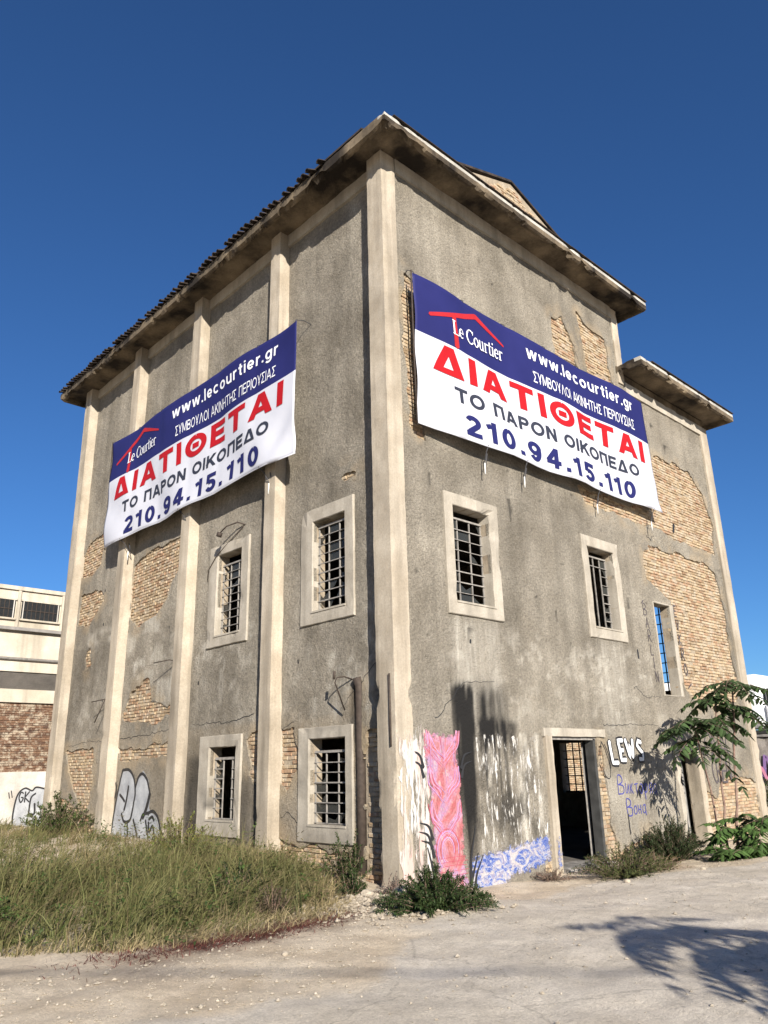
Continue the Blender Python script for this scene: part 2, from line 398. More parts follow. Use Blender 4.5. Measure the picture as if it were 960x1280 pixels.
# ------------------------------------------------------------------ main building
B = tag(empty('factory_building'), 'tall derelict grey rendered factory with pale pillars and concrete eaves', 'building')
R_WIN = dict(A=(1.53, 2.52, 4.23, 5.94), B=(5.74, 6.74, 4.23, 5.94))
L_WIN = dict(C=(1.335, 2.22, 4.24, 5.90), D=(4.56, 5.46, 4.24, 5.95), E=(1.36, 2.29, .75, 2.09), F=(4.53, 5.46, .74, 2.06))
SLOT = (8.3, 9.05, 3.0, 5.05); DOOR1 = (3.85, 5.36, -.5, 2.07); DOOR2 = (8.46, 9.28, -.5, 1.82)
R_OPS = [*R_WIN.values(), SLOT, DOOR1, DOOR2]; CHASE = (.97, 1.13, .12, 2.95)
L_OPS = [*L_WIN.values()]
TW, TD, AW = 8.3, 13.1, 12.7
R_PATCH = [[(5.3, 11.3), (5.75, 11.5), (6.1, 10.9), (6.3, 9.8), (5.2, 9.8)],
           [(6.45, 11.85), (6.9, 11.62), (7.6, 11.6), (7.7, 10.4), (7.6, 9.9), (6.6, 9.9), (6.55, 11)],
           [(.5, 10.3), (.78, 10.2), (.95, 7.0), (.52, 7.1)], [(5.7, 7.25), (9.0, 7.35), (9.0, 6.95), (7.5, 6.9), (6, 6.93)],
           [(8.7, 8.7), (9.5, 8.95), (11.2, 9.0), (11.9, 8.5), (12.2, 7.6), (12.15, 6.75), (9.0, 6.93), (8.7, 7.3)],
           [(8.15, 6.1), (8.5, 6.38), (11.2, 6.5), (11.9, 6.2), (12.1, 5.5), (12.15, 3.0), (11.0, 2.75), (9.6, 2.9), (9.2, 3.2), (9.2, 5.2), (8.7, 5.35), (8.2, 5.6)],
           [(9.35, 1.0), (10.1, .9), (10.4, 1.15), (11.0, 1.3), (11.8, 1.2), (12.3, 1.0), (12.3, -.5), (9.35, -.5)],
           [(5.36, 2.02), (5.55, 1.9), (5.6, 1.2), (5.55, .5), (5.75, .05), (6.5, .2), (6.8, .3), (7.2, .15), (7.2, -.5), (5.36, -.5)],
           [(3.5, -.02), (3.85, .1), (3.85, -.5), (3.4, -.5)], [(6.7, .32), (6.95, .36), (6.95, .2), (6.7, .2)]]
L_PATCH = [[(11.4, 7.9), (12.4, 7.75), (12.8, 7.4), (12.8, 6.9), (12.2, 6.75), (11.5, 7.0)], [(12.65, 6.35), (11.3, 6.3), (11.05, 5.95), (11.9, 5.35), (12.7, 5.5)],
           [(9.5, 6.6), (8.6, 6.75), (7.2, 6.8), (7.05, 6.1), (7.9, 5.25), (9.1, 4.95), (9.55, 5.3)],
           [(9.55, 2.95), (8.9, 3.55), (8.25, 3.72), (8.1, 3.15), (7.0, 3.02), (7.0, 2.75), (8.5, 2.65), (9.55, 2.75)],
           [(12.5, 2.2), (11.0, 2.22), (10.75, 1.5), (10.9, .85), (11.5, .85), (12.3, 1.6)], [(12.8, 1.2), (12.2, 1.0), (11.2, .72), (10.3, .62), (10.2, -.4), (12.8, -.4)],
           [(9.55, 2.15), (8.4, 2.12), (7.0, 2.28), (7.0, 1.9), (8.2, 1.95), (9.5, 1.88)], [(3.2, 2.33), (2.72, 2.36), (2.62, 1.64), (2.95, 1.3), (3.2, 1.5)],
           [(.97, 2.25), (.3, 2.27), (.3, .0), (1.0, .0)], [(3.2, .55), (2.4, .44), (1.2, .42), (1.1, -.4), (3.2, -.4)],
           [(4.3, 2.2), (3.8, 2.3), (3.8, 1.2), (4.1, 1.5), (4.2, 1.9)], [(1.5, 6.62), (1.1, 6.65), (1.0, 6.5), (1.4, 6.45)], [(12.0, 4.55), (11.7, 4.75), (11.55, 4.35), (11.8, 4.2)]]
def patch_field(patches, seed, extra=()):
    def f(U, Z):
        d = np.full(U.shape, 1e9); nz = (fbm(U*2.3, Z*2.3, seed, 5)-.47)*.30 + (fbm(U*9, Z*9, seed+3, 3)-.45)*.10
        for q in patches: d = np.minimum(d, poly_sd(U, Z, q)+nz)
        for q in extra: d = np.minimum(d, poly_sd(U, Z, q)+nz*.15)
        return d
    return f
def wob(u, z, s): return .25+.75*vn(np.asarray(u)*14, np.asarray(z)*.5, s)
def box_soft(u, z, u0, u1, z0, z1, su=.06, sz=.15):
    return sstep(u0-su, u0+su, u)*sstep(u1+su, u1-su, u)*sstep(z0-sz, z0+sz, z)*sstep(z1+sz*.25, z1-sz*.25, z)
def r_soot(u, z):
    s = 1.7*box_soft(u, z, 1.28, 1.84, 2.15, 2.86, .012, .55)*(.45+.8*vn(u*26, z*.3, 3))+1.*box_soft(u, z, 1.3, 1.8, .8, 2.5, .02, .9)*sstep(.4, .7, vn(u*22, z*.25, 8))
    s = s+.9*box_soft(u, z, 1.5, 1.72, -.1, 2.3, .05, .4)*wob(u, z, 5)
    s = s+1.15*np.exp(-(((u-2.3)/.42)**4+((z-2.42)/.48)**4))*(.25+1.1*fbm(u*10, z*1.2, 9, 4))+.7*box_soft(u, z, 2.0, 2.65, .9, 2.3, .1, .6)*sstep(.4, .7, vn(u*17, z*.5, 19))
    s = s+.75*box_soft(u, z, 1.7, 3.4, .3, 2.3, .35, .4)*sstep(.35, .75, fbm(u*5, z*2.2, 6, 5))
    s = s+.18*box_soft(u, z, 4.0, 8, 9.9, 12.4, 1.5, 1.)*fbm(u*1.2, z*.4, 2)
    s = s+.8*sstep(.93, 1., vn(u*5, z*5, 71))*sstep(3., 4., z)
    s = s+.35*box_soft(u, z, 6.9, 7.3, .5, 1.2, .1, .2)*wob(u, z, 16)
    return np.clip(s, 0, 1)
def r_lime(u, z):
    s = .9*box_soft(u, z, 1.75, 3.6, .25, 2.12, .1, .1)*sstep(.50, .75, fbm(u*7, z*1.1, 12, 4))*1.2
    s = s+.5*box_soft(u, z, 5.3, 8.3, -.2, 1.4, .5, .6)*fbm(u*1.7, z*1.7, 40)
    for a, b, h in ((1.4, 2.6, 3.98), (5.7, 6.8, 3.98), (1.45, 1.55, 3.98), (1.7, 1.8, 3.9)):
        s = s+.45*box_soft(u, z, a, b, h-1.9, h, .1, 1.)*wob(u, z, 31)
    s = s+.45*sstep(.5, .68, fbm(u*4.5, z*6, 55, 4))*box_soft(u, z, 1, 8, 2.2, 3.9, .5, .5)*fbm(u*.9, z*1.2, 56, 2)*1.6
    s = s+.75*box_soft(u, z, 7.85, 8.25, 1.5, 2.6, .15, .2)*fbm(u*4, z*4, 9)
    return np.clip(s, 0, 1)
def l_soot(u, z):
    s = .95*box_soft(u, z, 5.65, 6.35, .1, 1.9, .2, .5)*(.4+.8*fbm(u*3, z*1.2, 3)) + .85*box_soft(u, z, 4.1, 4.6, -.2, 1.5, .25, .4)*wob(u, z, 8)
    s = s+.8*box_soft(u, z, 3.5, 4.0, -.2, 1.7, .2, .4)*wob(u, z, 18)+.4*box_soft(u, z, 10, 12.6, 3.2, 4.8, .6, .5)*fbm(u*1.5, z*.7, 4)
    s = s+.12*sstep(5.5, 3., z)*fbm(u*2, z*.5, 14)+.55*box_soft(u, z, 1.05, 1.25, 2.0, 2.95, .06, .3)
    return np.clip(s, 0, 1)
def l_lime(u, z):
    s = .6*sstep(.48, .66, fbm(u*5, z*4.4, 66, 4))*fbm(u*.8, z, 64, 2)*1.6*box_soft(u, z, .5, 12.5, 2.4, 4.4, .4, .6)
    s = s+.5*sstep(.55, .7, fbm(u*1.3, z*2.2, 67, 5))*box_soft(u, z, 7, 12.5, 3.6, 5.2, .4, .4)+.55*box_soft(u, z, 7.05, 7.9, 3.05, 3.6, .05, .05)
    return np.clip(s, 0, 1)
def facade(nm, face, u0, u1, z0, z1, ops, pops, patches, extra, seed, sootf, limef, step=.05):
    fld = patch_field(patches, seed, extra)
    allo = list(ops)+list(pops)
    us = lines(u0, u1, step, [v for o in allo for v in o[:2]]); zs = lines(z0, z1, step, [v for o in allo for v in o[2:]])
    VU, VZ, F = sheet(us, zs, fld, allo)
    rel = relief(VU, VZ, seed)
    near = sstep(.35, .0, fld(VU, VZ))*sstep(.4, .6, fbm(VU*3, VZ*3, seed+1))
    return facade_mesh(nm, face, VU, VZ, F, rel, 'plaster', B, .06, {'soot': sootf(VU, VZ), 'lime': limef(VU, VZ), 'tint': np.clip(near*.5+(.35*sstep(2.52, 2.44, VZ+.06*fbm(VU*3, VZ*0, 3))*fbm(VU*1.5, VZ*1.5, 77) if face is FL else .0*VZ), 0, 1)})
wallR = facade('rendered_wall', FR, .3, 12.32, -.45, 12.4, R_OPS, [(8.28, 12.5, 10.4, 13)], R_PATCH, (), 11, r_soot, r_lime)
wallL = facade('rendered_wall', FL, .3, 12.8, -.4, 12.45, L_OPS, [], L_PATCH, ([(CHASE[0], CHASE[3]), (CHASE[1]+.06, CHASE[3]+.03), (CHASE[1], 2.3), (CHASE[1], CHASE[2]), (CHASE[0]+.02, CHASE[2])],), 29, l_soot, l_lime)
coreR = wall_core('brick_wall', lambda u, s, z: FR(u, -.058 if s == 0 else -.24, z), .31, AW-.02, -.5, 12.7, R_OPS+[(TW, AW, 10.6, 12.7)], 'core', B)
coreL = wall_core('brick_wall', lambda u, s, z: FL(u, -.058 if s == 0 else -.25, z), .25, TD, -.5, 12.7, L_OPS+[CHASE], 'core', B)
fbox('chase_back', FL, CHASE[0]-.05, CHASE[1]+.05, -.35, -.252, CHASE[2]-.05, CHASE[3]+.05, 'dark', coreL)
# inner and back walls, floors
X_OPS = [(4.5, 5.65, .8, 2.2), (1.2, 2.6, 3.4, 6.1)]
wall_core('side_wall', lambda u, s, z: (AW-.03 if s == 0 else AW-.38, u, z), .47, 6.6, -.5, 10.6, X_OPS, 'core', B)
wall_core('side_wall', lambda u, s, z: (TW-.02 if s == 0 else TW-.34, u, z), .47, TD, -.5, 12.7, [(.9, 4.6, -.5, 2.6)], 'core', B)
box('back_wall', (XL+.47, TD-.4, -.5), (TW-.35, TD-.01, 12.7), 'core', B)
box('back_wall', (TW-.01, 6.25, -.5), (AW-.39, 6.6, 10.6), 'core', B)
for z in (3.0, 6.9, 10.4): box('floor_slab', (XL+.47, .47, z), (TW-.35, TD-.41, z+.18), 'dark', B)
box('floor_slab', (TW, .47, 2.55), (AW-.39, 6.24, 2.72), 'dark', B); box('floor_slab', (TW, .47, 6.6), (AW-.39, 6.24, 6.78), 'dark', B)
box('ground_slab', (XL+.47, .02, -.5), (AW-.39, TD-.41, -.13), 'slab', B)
for i, (y0, z0) in enumerate(((4.5, .8), (1.2, 3.4))):      # the side wall's steel windows, seen through the openings
    y1, z1 = (5.65, 2.2) if i == 0 else (2.6, 6.1)
    wfr = fbox('window', lambda u, o, z: (AW-.2-o, u, z), y0, y1, 0, .04, z0, z0+.05, 'iron', B)
    n = 5 if i == 0 else 6; k = 6 if i == 0 else 10
    for j in range(n): fbox('bar', lambda u, o, z: (AW-.2-o, u, z), y0+(y1-y0)*(j+.5)/n-.013, y0+(y1-y0)*(j+.5)/n+.013, .005, .035, z0+.05, z1, 'iron', wfr)
    for j in range(1, k): fbox('bar', lambda u, o, z: (AW-.2-o, u, z), y0, y1, -.02, .004, z0+(z1-z0)*j/k-.013, z0+(z1-z0)*j/k+.013, 'iron', wfr)

# pillars and beams
def psoot(P): return np.clip(.75*sstep(.55, .8, fbm(P[:, 0]*3+P[:, 1]*3, P[:, 2]*.8, 5))*sstep(3.5, 1., P[:, 2]), 0, 1)
LOW = -.4
worn_box('pillar', (0, -.035, LOW), (.36, .36, 12.7), 'pale', B, .07, .016, .035, 1, lambda P: np.clip(.0*P[:, 2], 0, 1))
for k, (a, b) in enumerate(((3.14, 3.48), (6.38, 6.74), (9.55, 9.92), (12.75, 13.14))):
    worn_box('pillar', (0, a, LOW), (.33, b, 12.72), 'pale', B, .09, .012, .02, 3+k, psoot)
worn_box('pillar', (8.02, -.035, 10.55), (8.3, .3, 12.68), 'pale', B, .09, .014, .03, 9)
worn_box('pillar', (12.3, -.04, LOW), (12.72, .36, 10.64), 'pale', B, .1, .014, .02, 10)
worn_box('beam', (.365, -.045, 12.38), (8.015, .05, 12.72), 'frame', B, .1, .012, .02, 14)
for k, (a, b) in enumerate(((.365, 3.135), (3.485, 6.375), (6.745, 9.545), (9.925, 12.745))):
    worn_box('beam', (XL-.06, a, 12.4), (XL+.05, b, 12.74), 'frame', B, .1, .01, .015, 20+k)
worn_box('beam', (8.305, -.045, 10.36), (12.295, .05, 10.64), 'frame', B, .1, .01, .015, 31)

# eaves: a cracked concrete slab with a drip lip, run round the building
def eave(inner, outer, zt, seed, sides, step=.06):
    prof = [(0, -.08), (.3, -.075), (.62, -.085), (.80, -.10), (.83, -.23), (.93, -.245), (1.0, -.22), (1.005, -.10), (1.0, -.02), (.97, .0), (.3, .02), (0, .02)]
    (ax, ay, bx, by), (cx, cy, dx, dy) = inner, outer
    C0 = [(ax, by), (ax, ay), (bx, ay), (bx, by)]; C1 = [(cx, dy), (cx, cy), (dx, cy), (dx, dy)]
    segs = [(0, 1), (1, 2), (2, 3), (3, 0)]
    T = []
    for (p, q) in segs[:sides]:
        n = max(2, int(math.hypot(C1[p][0]-C1[q][0], C1[p][1]-C1[q][1])/step))
        T += [(p, q, i/n) for i in range(n)]
    if sides < 4: T.append((segs[sides-1][0], segs[sides-1][1], 1.))
    V = []; 
    for ti, (p, q, t_) in enumerate(T):
        i0 = (C0[p][0]*(1-t_)+C0[q][0]*t_, C0[p][1]*(1-t_)+C0[q][1]*t_); o0 = (C1[p][0]*(1-t_)+C1[q][0]*t_, C1[p][1]*(1-t_)+C1[q][1]*t_)
        for j, (s, z) in enumerate(prof):
            x = i0[0]*(1-s)+o0[0]*s; y = i0[1]*(1-s)+o0[1]*s
            br = max(0., float(fbm((x+y)*3.1+seed, (x-y)*3.1, seed, 4))-.50)
            dz = 0
            if j in (4, 5): dz = br*.75
            elif j == 6: dz = br*.5
            elif j == 7: dz = br*.25
            elif j in (8, 9): dz = -max(0, br-.08)*.25
            elif j < 4: dz = (float(fbm(x*3, y*3+j, seed+2, 3))-.47)*.05
            ins = -br*.12 if j in (6, 7, 8, 9) else 0
            V.append((x+(x-i0[0])*ins, y+(y-i0[1])*ins, zt+z+dz))
    k = len(prof); F = []; n = len(T)
    for i in range(n if sides == 4 else n-1):
        for j in range(k):
            a, b = i*k+j, i*k+(j+1) % k; c, d = ((i+1) % n)*k+(j+1) % k, ((i+1) % n)*k+j
            F.append((a, d, c, b))
    if sides < 4: F += [tuple(range(k))[::-1], tuple((n-1)*k+j for j in range(k))]
    bm = bmesh.new(); vs_ = [bm.verts.new(v) for v in V]
    for fi, f in enumerate(F):
        nf = bm.faces.new([vs_[i] for i in f])
        if fi % k in (7, 8) and len(f) == 4 and np.mean([V[i][1] for i in f]) < -.5: nf.material_index = 1
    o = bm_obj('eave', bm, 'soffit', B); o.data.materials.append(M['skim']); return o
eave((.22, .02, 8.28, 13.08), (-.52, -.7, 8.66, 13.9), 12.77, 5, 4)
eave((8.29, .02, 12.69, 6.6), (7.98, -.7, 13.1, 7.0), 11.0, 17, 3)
# fascia skim: thin pale mortar strip along the sunny edges
# roofs
rf = mesh_obj('roof', [(-.5, -.06, 12.86), (4.15, -.06, 14.40), (4.15, 13.3, 14.40), (-.5, 13.85, 12.86), (8.6, -.06, 12.86), (8.6, 13.85, 12.86),
                       (-.5, -.06, 12.82), (4.15, -.06, 14.34), (4.15, 13.3, 14.34), (-.5, 13.85, 12.82), (8.6, -.06, 12.82), (8.6, 13.85, 12.82)],
              [(0, 3, 2, 1), (1, 2, 5, 4), (6, 7, 8, 9), (7, 10, 11, 8), (0, 1, 7, 6), (1, 4, 10, 7), (3, 9, 8, 2), (2, 8, 11, 5), (0, 6, 9, 3), (4, 5, 11, 10)], 'tile', B)
# make the gable verge flush: the brick gable stands just behind it
bm = bmesh.new()
gp_ = [(.4, 12.79), (7.9, 12.79), (7.9, 13.0), (4.15, 14.30), (.4, 13.0)]
fr = [bm.verts.new((x, -.02, z)) for x, z in gp_]; bk = [bm.verts.new((x, .3, z)) for x, z in gp_]
bm.faces.new(fr); bm.faces.new(bk[::-1])
for i in range(5): bm.faces.new((fr[i], bk[i], bk[(i+1) % 5], fr[(i+1) % 5]))
gable = bm_obj('gable_wall', bm, 'core', B)
# barrel tiles along the long eave, some slipped or missing
tm = bpy.data.meshes.new('roof_tile'); tv = []; tf = []
for i, (x, rr) in enumerate(((0, .062), (.45, .075))):
    for k in range(6):
        a = PI*k/5; tv.append((x, -math.cos(a)*rr, math.sin(a)*rr*.8)); 
    for k in range(6):
        a = PI*k/5; tv.append((x, -math.cos(a)*(rr-.018), math.sin(a)*(rr-.018)*.8))
for k in range(5):
    tf += [(k, k+1, 12+k+1, 12+k), (6+k+1, 6+k, 18+k, 18+k+1), (k+1, k, 6+k, 6+k+1), (12+k, 12+k+1, 18+k+1, 18+k)]
tf += [(0, 12, 18, 6), (5, 11, 23, 17)]
tm.from_pydata(tv, [], tf); tm.update(); tm.materials.append(M['tile'])
y = .55
while y < 13.8:
    if not (y < .95 or 1.15 < y < 1.3 or 2.3 < y < 2.5):
        o = bpy.data.objects.new('roof_tile', tm); link(o, rf)
        o.location = (-.63+random.uniform(-.03, .03)+(.1 if random.random() < .12 else 0), y, 12.748+random.uniform(-.01, .012))
        o.rotation_euler = (random.uniform(-.12, .12), -.30+random.uniform(-.07, .05), random.uniform(-.12, .12))
    y += .165
for a, b in ((-.3, 2.4), (2.42, 5.3), (5.32, 8.66)):
    mesh_obj('flashing', [(a, -.73, 12.80), (b, -.73, 12.79+.02*(b > 6)), (b, -.35, 12.86), (a, -.35, 12.86), (a, -.73, 12.785), (b, -.73, 12.775), (b, -.35, 12.845), (a, -.35, 12.845)], BOXF, 'tile', rf)
mesh_obj('flashing', [(8.5, -.73, 11.03), (13.12, -.73, 11.03), (13.12, .3, 11.06), (8.5, .3, 11.06), (8.5, -.73, 11.015), (13.12, -.73, 11.015), (13.12, .3, 11.045), (8.5, .3, 11.045)], BOXF, 'tile', rf)
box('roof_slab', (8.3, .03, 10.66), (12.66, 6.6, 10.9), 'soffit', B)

# bricks laid bare where the render fell
def brick_meshes(mat, L=.215, H=.058, D=.05):
    out = []
    for s in range(6):
        r = random.Random(s); bm = bmesh.new()
        j = lambda a: r.uniform(-a, a)
        vs_ = [bm.verts.new((x+j(.006), y_+(j(.006) if y_ < 0 else 0), z+j(.004))) for x, y_, z in boxv((-L/2, -.03, -H/2), (L/2, .04, H/2))]
        for f in BOXF: bm.faces.new([vs_[i] for i in f])
        bmesh.ops.bevel(bm, geom=[e for e in bm.edges if all(v.co.y < -.015 for v in e.verts)], offset=.007, segments=1, affect='EDGES')
        bmesh.ops.recalc_face_normals(bm, faces=bm.faces)
        me = bpy.data.meshes.new('brick'); bm.to_mesh(me); bm.free(); me.materials.append(M[mat]); out.append(me)
    return out
def lay_bricks(face, patches, ops, parent, seed, mat='brick', n_ind=300, pitch=(.23, .072), front=-.062, ylim=None, keep=None, fld=None):
    me = brick_meshes(mat); r = random.Random(seed); spots = []
    fl = fld or patch_field(patches, seed)
    al = np.concatenate([np.array(q) for q in patches]); z = al[:, 1].min()-.1; zz = []; k = 0
    while z < al[:, 1].max()+.1:
        u = al[:, 0].min()-.2+(k % 2)*pitch[0]/2
        while u < al[:, 0].max()+.2: zz.append((u+r.uniform(-.012, .012), z+r.uniform(-.003, .003))); u += pitch[0]
        z += pitch[1]; k += 1
    A = np.array(zz); d = fl(A[:, 0], A[:, 1])
    for (u, z), dd in zip(zz, d):
        if dd > .13: continue
        if any(o[0]-.1 < u < o[1]+.1 and o[2]-.03 < z < o[3]+.03 for o in ops): continue
        if r.random() < .025: continue
        P = Vector(face(u, front+r.uniform(-.012, .008), z))
        spots.append(((P-CAM).length+(50 if dd > .05 else 0), P, r.randrange(6), r.uniform(-.03, .03)))
    spots.sort(key=lambda s: s[0])
    rz = -PI/2 if face is FL else 0
    for _, P, k, tw in spots[:n_ind]:
        o = bpy.data.objects.new('brick', me[k]); link(o, parent); o.location = P; o.rotation_euler = (0, tw, rz+tw*.6)
    rest = spots[n_ind:]
    if rest:
        V = []; F = []; RN = []
        base = [(np.array([v.co[:] for v in q.vertices]), [tuple(p_.vertices) for p_ in q.polygons]) for q in me]
        for _, P, k, tw in rest:
            bv, bf = base[k]; n0 = len(V); c, s = math.cos(rz+tw*.6), math.sin(rz+tw*.6); rn = r.random()
            for x, y_, z in bv: V.append((P.x+x*c-y_*s, P.y+x*s+y_*c, P.z+z+x*tw)); RN.append(rn)
            F += [tuple(i+n0 for i in f) for f in bf]
        o = mesh_obj('bricks', V, F, mat, parent, False, {'rnd': RN}); o['kind'] = 'stuff'
lay_bricks(FR, R_PATCH, R_OPS+[(TW, AW, 10.3, 13)], coreR, 11)
lay_bricks(FL, L_PATCH, L_OPS+[CHASE], coreL, 29)
lay_bricks(lambda u, o, z: (u, -.02-o, z), [[(2.2, 13.3), (6.1, 13.3), (4.15, 14.25)]], [], gable, 5, n_ind=250, front=0., fld=lambda U, Z: poly_sd(U, Z, [(2.2, 13.3), (6.1, 13.3), (4.15, 14.25)])+.17)

# ------------------------------------------------------------------ windows
def ring(name, face, ui, uo, zi, zo, o0, o1, mat, parent, seed, soot=None):
    """worn concrete surround with its reveal; ui inner pair, uo outer pair"""
    def loop(us, zs, off, n=10):
        P = []
        c = [(us[0], zs[0]), (us[1], zs[0]), (us[1], zs[1]), (us[0], zs[1])]
        for i in range(4):
            a, b = c[i], c[(i+1) % 4]
            P += [(a[0]+(b[0]-a[0])*k/n, off, a[1]+(b[1]-a[1])*k/n) for k in range(n)]
        return P
    e = .012
    L = [loop((uo[0], uo[1]), (zo[0], zo[1]), -.05), loop((uo[0], uo[1]), (zo[0], zo[1]), o1-e), loop((uo[0]+e, uo[1]-e), (zo[0]+e, zo[1]-e), o1),
         loop(((uo[0]+ui[0])/2, (uo[1]+ui[1])/2), ((zo[0]+zi[0])/2, (zo[1]+zi[1])/2), o1), loop((ui[0]-e, ui[1]+e), (zi[0]-e, zi[1]+e), o1), loop(ui, zi, o1-e), loop(ui, zi, -.1), loop(ui, zi, o0)]
    r = random.Random(seed); P = np.array([q for l in L for q in l]); n = len(L[0])
    for k in range(3): P[:, k] += (fbm(P[:, 0]*7+seed, P[:, 2]*7+k, seed+k, 3)-.47)*.014
    ch = np.clip(fbm(P[:, 0]*3.3+seed*2, P[:, 2]*3.3, seed+40, 3)-.6, 0, 1)*.35
    lip = np.zeros(len(P), bool); lip[n:3*n] = True; lip[4*n:6*n] = True
    P[:, 1] -= np.where(lip, ch, 0)
    F = []
    for i in range(len(L)-1):
        for k in range(n):
            F.append((i*n+k, i*n+(k+1) % n, (i+1)*n+(k+1) % n, (i+1)*n+k))
    if face is FL: F = [f[::-1] for f in F]
    V = [face(*q) for q in P]
    return mesh_obj(name, V, F, mat, parent, False, {'soot': soot(P[:, 0], P[:, 2])} if soot else None)
def window(face, rect, outer, nv, nh, seed, ztop=.0, off=-.15, skip=(), panes=.5, soot=None, edge=True, barmat='steel'):
    u0, u1, z0, z1 = rect
    wdw = ring('window', face, (u0, u1), (outer[0], outer[1]), (z0, z1), (outer[2], outer[3]), -.17 if face is FL else -.22, .04, 'frame', B, seed, soot)
    r = random.Random(seed)
    fbox('sill', face, u0-.02, u1+.02, -.2, .055, z0-.02, z0+.012, 'frame', wdw)
    top = z1-ztop; w_ = .0085
    us = [u0+(u1-u0)*k/nv for k in range(nv+1)] ; us[0] += .02; us[-1] -= .02
    for k, u in enumerate(us): fbox('bar', face, u-w_, u+w_, off-.011, off+.011, z0+.012, top, barmat, wdw)
    zs = [z0+.03+(top-z0-.05)*k/nh for k in range(nh+1)]
    for k, z in enumerate(zs):
        sg = []
        for i in range(nv):
            if i in skip and k not in (0, nh) and not (k == nh-1 and nv == 4): continue
            if sg and sg[-1][1] == i: sg[-1][1] = i+1
            else: sg.append([i, i+1])
        for a_, b_ in sg: fbox('bar', face, us[a_]-(.02 if a_ == 0 else 0), us[b_]+(.02 if b_ == nv else 0), off+.012, off+.026, z-.0075+r.uniform(-.006, .006), z+.0075, barmat, wdw)
    for i in range(nv):
        if i in skip: continue
        for k in range(nh):
            a, b, c_, d = us[i]+.012, us[i+1]-.012, zs[k]+.01, zs[k+1]-.01; q = r.random(); o = off-.012-.002*r.random()
            if q < panes*.55: pts = [(a, c_), (b, c_), (b, d), (a, d)]
            elif q < panes:
                m1 = a+(b-a)*r.uniform(.2, .8); m2 = c_+(d-c_)*r.uniform(.2, .8)
                pts = r.choice([[(a, c_), (m1, c_), ((a+m1)/2, m2), (a, d)], [(a, c_), (b, c_), (b, m2), (m1, (c_+m2)/2), (a, d)], [(b, c_), (b, d), (m1, d), ((m1+b)/2, m2)]])
            else: continue
            pv = [face(u, o, z) for u, z in pts]+[face(u, o-.004, z) for u, z in pts]; n = len(pts)
            mesh_obj('pane', pv, [tuple(range(n)), tuple(range(2*n-1, n-1, -1))]+[(j, j+n, (j+1) % n+n, (j+1) % n) for j in range(n)], 'glass', wdw)
    if ztop: fbox('transom', face, u0, u1, off-.02, off+.01, top-.02, top+.015, barmat, wdw)
    return wdw
def o_(r, a=.215, b=.215, c=.22, d=.22): return (r[0]-a, r[1]+b, r[2]-c, r[3]+d)
wA = window(FR, R_WIN['A'], (1.31, 2.76, 4.01, 6.16), 3, 8, 2, .14, -.19, panes=.55)
wB = window(FR, R_WIN['B'], (5.53, 6.95, 4.01, 6.17), 4, 8, 3, .12, -.19, skip=(1, 2), panes=.75)
wC = window(FL, L_WIN['C'], (1.10, 2.57, 4.02, 6.15), 3, 9, 4, .08, -.11, panes=.35)
wD = window(FL, L_WIN['D'], (4.29, 5.78, 4.02, 6.17), 3, 9, 5, .2, -.12, panes=.5)
wE = window(FL, L_WIN['E'], (1.18, 2.59, .49, 2.28), 3, 7, 6, .2, -.10, panes=.5, soot=lambda u, z: .5*sstep(.72, .6, z)*fbm(u*6, z*6, 2)+.3*sstep(.55, .7, fbm(u*4, z*4, 8)))
wF = window(FL, L_WIN['F'], (4.34, 5.83, .46, 2.28), 3, 6, 7, .2, -.12, skip=(1,), panes=.8, soot=lambda u, z: np.clip(.9*sstep(.5, .62, fbm(u*7, z*1.5, 3))*sstep(1.6, .8, z)+.6*sstep(.6, .45, z)*vn(u*20, z, 3)*sstep(5.0, 5.6, u), 0, 1))
# iron bars of the slot window and its pale reveal
sw = ring('window', FR, SLOT[:2], (SLOT[0]-.03, SLOT[1]+.16), SLOT[2:], (SLOT[2]-.03, SLOT[3]+.04), -.22, .022, 'frame', B, 8)
# door openings
dj = worn_box('door_frame', (3.66, -.05, -.3), (3.86, .22, 2.1), 'pale', B, .08, .02, .05, 41)
worn_box('door_lintel', (3.62, -.045, 2.075), (5.62, .22, 2.22), 'frame', B, .09, .015, .02, 42)
fbox('door_track', FR, 3.87, 5.36, -.1, -.02, 2.02, 2.07, 'steel', B)
worn_box('door_frame', (8.3, -.05, -.3), (8.47, .22, 1.95), 'frame', B, .08, .02, .05, 43)
worn_box('door_frame', (9.27, -.06, -.3), (9.5, .22, 1.95), 'pale', B, .08, .02, .05, 44)
worn_box('door_lintel', (8.475, -.05, 1.82), (9.265, .22, 1.98), 'frame', B, .08, .02, .05, 45)
def leaf_door(x, y0, y1, z0, z1, ang):
    d = empty('door', (x, y0, 0), B); 
    box('door_panel', (-.02, 0, z0), (.02, y1-y0, z1), 'door', d); 
    for a, b in ((z0, z0+.08), (z1-.08, z1), ((z0+z1)/2-.03, (z0+z1)/2+.03)): box('rail', (-.035, 0, a), (-.021, y1-y0, b), 'iron', d)
    box('edge_strip', (-.03, -.025, z0), (.0, -.001, z1), 'steel', d)
    d.rotation_euler.z = ang; return d
leaf_door(5.33, .3, 1.2, -.1, 2.0, -1.25)
box('door_post', (5.26, .02, -.15), (5.34, .2, 2.04), 'door', B)
leaf_door(9.2, .3, .9, -.1, 1.75, -.9)
worn_box('threshold', (3.87, -.15, -.3), (5.35, .45, -.09), 'rubble', B, .09, .04, .05, 47)
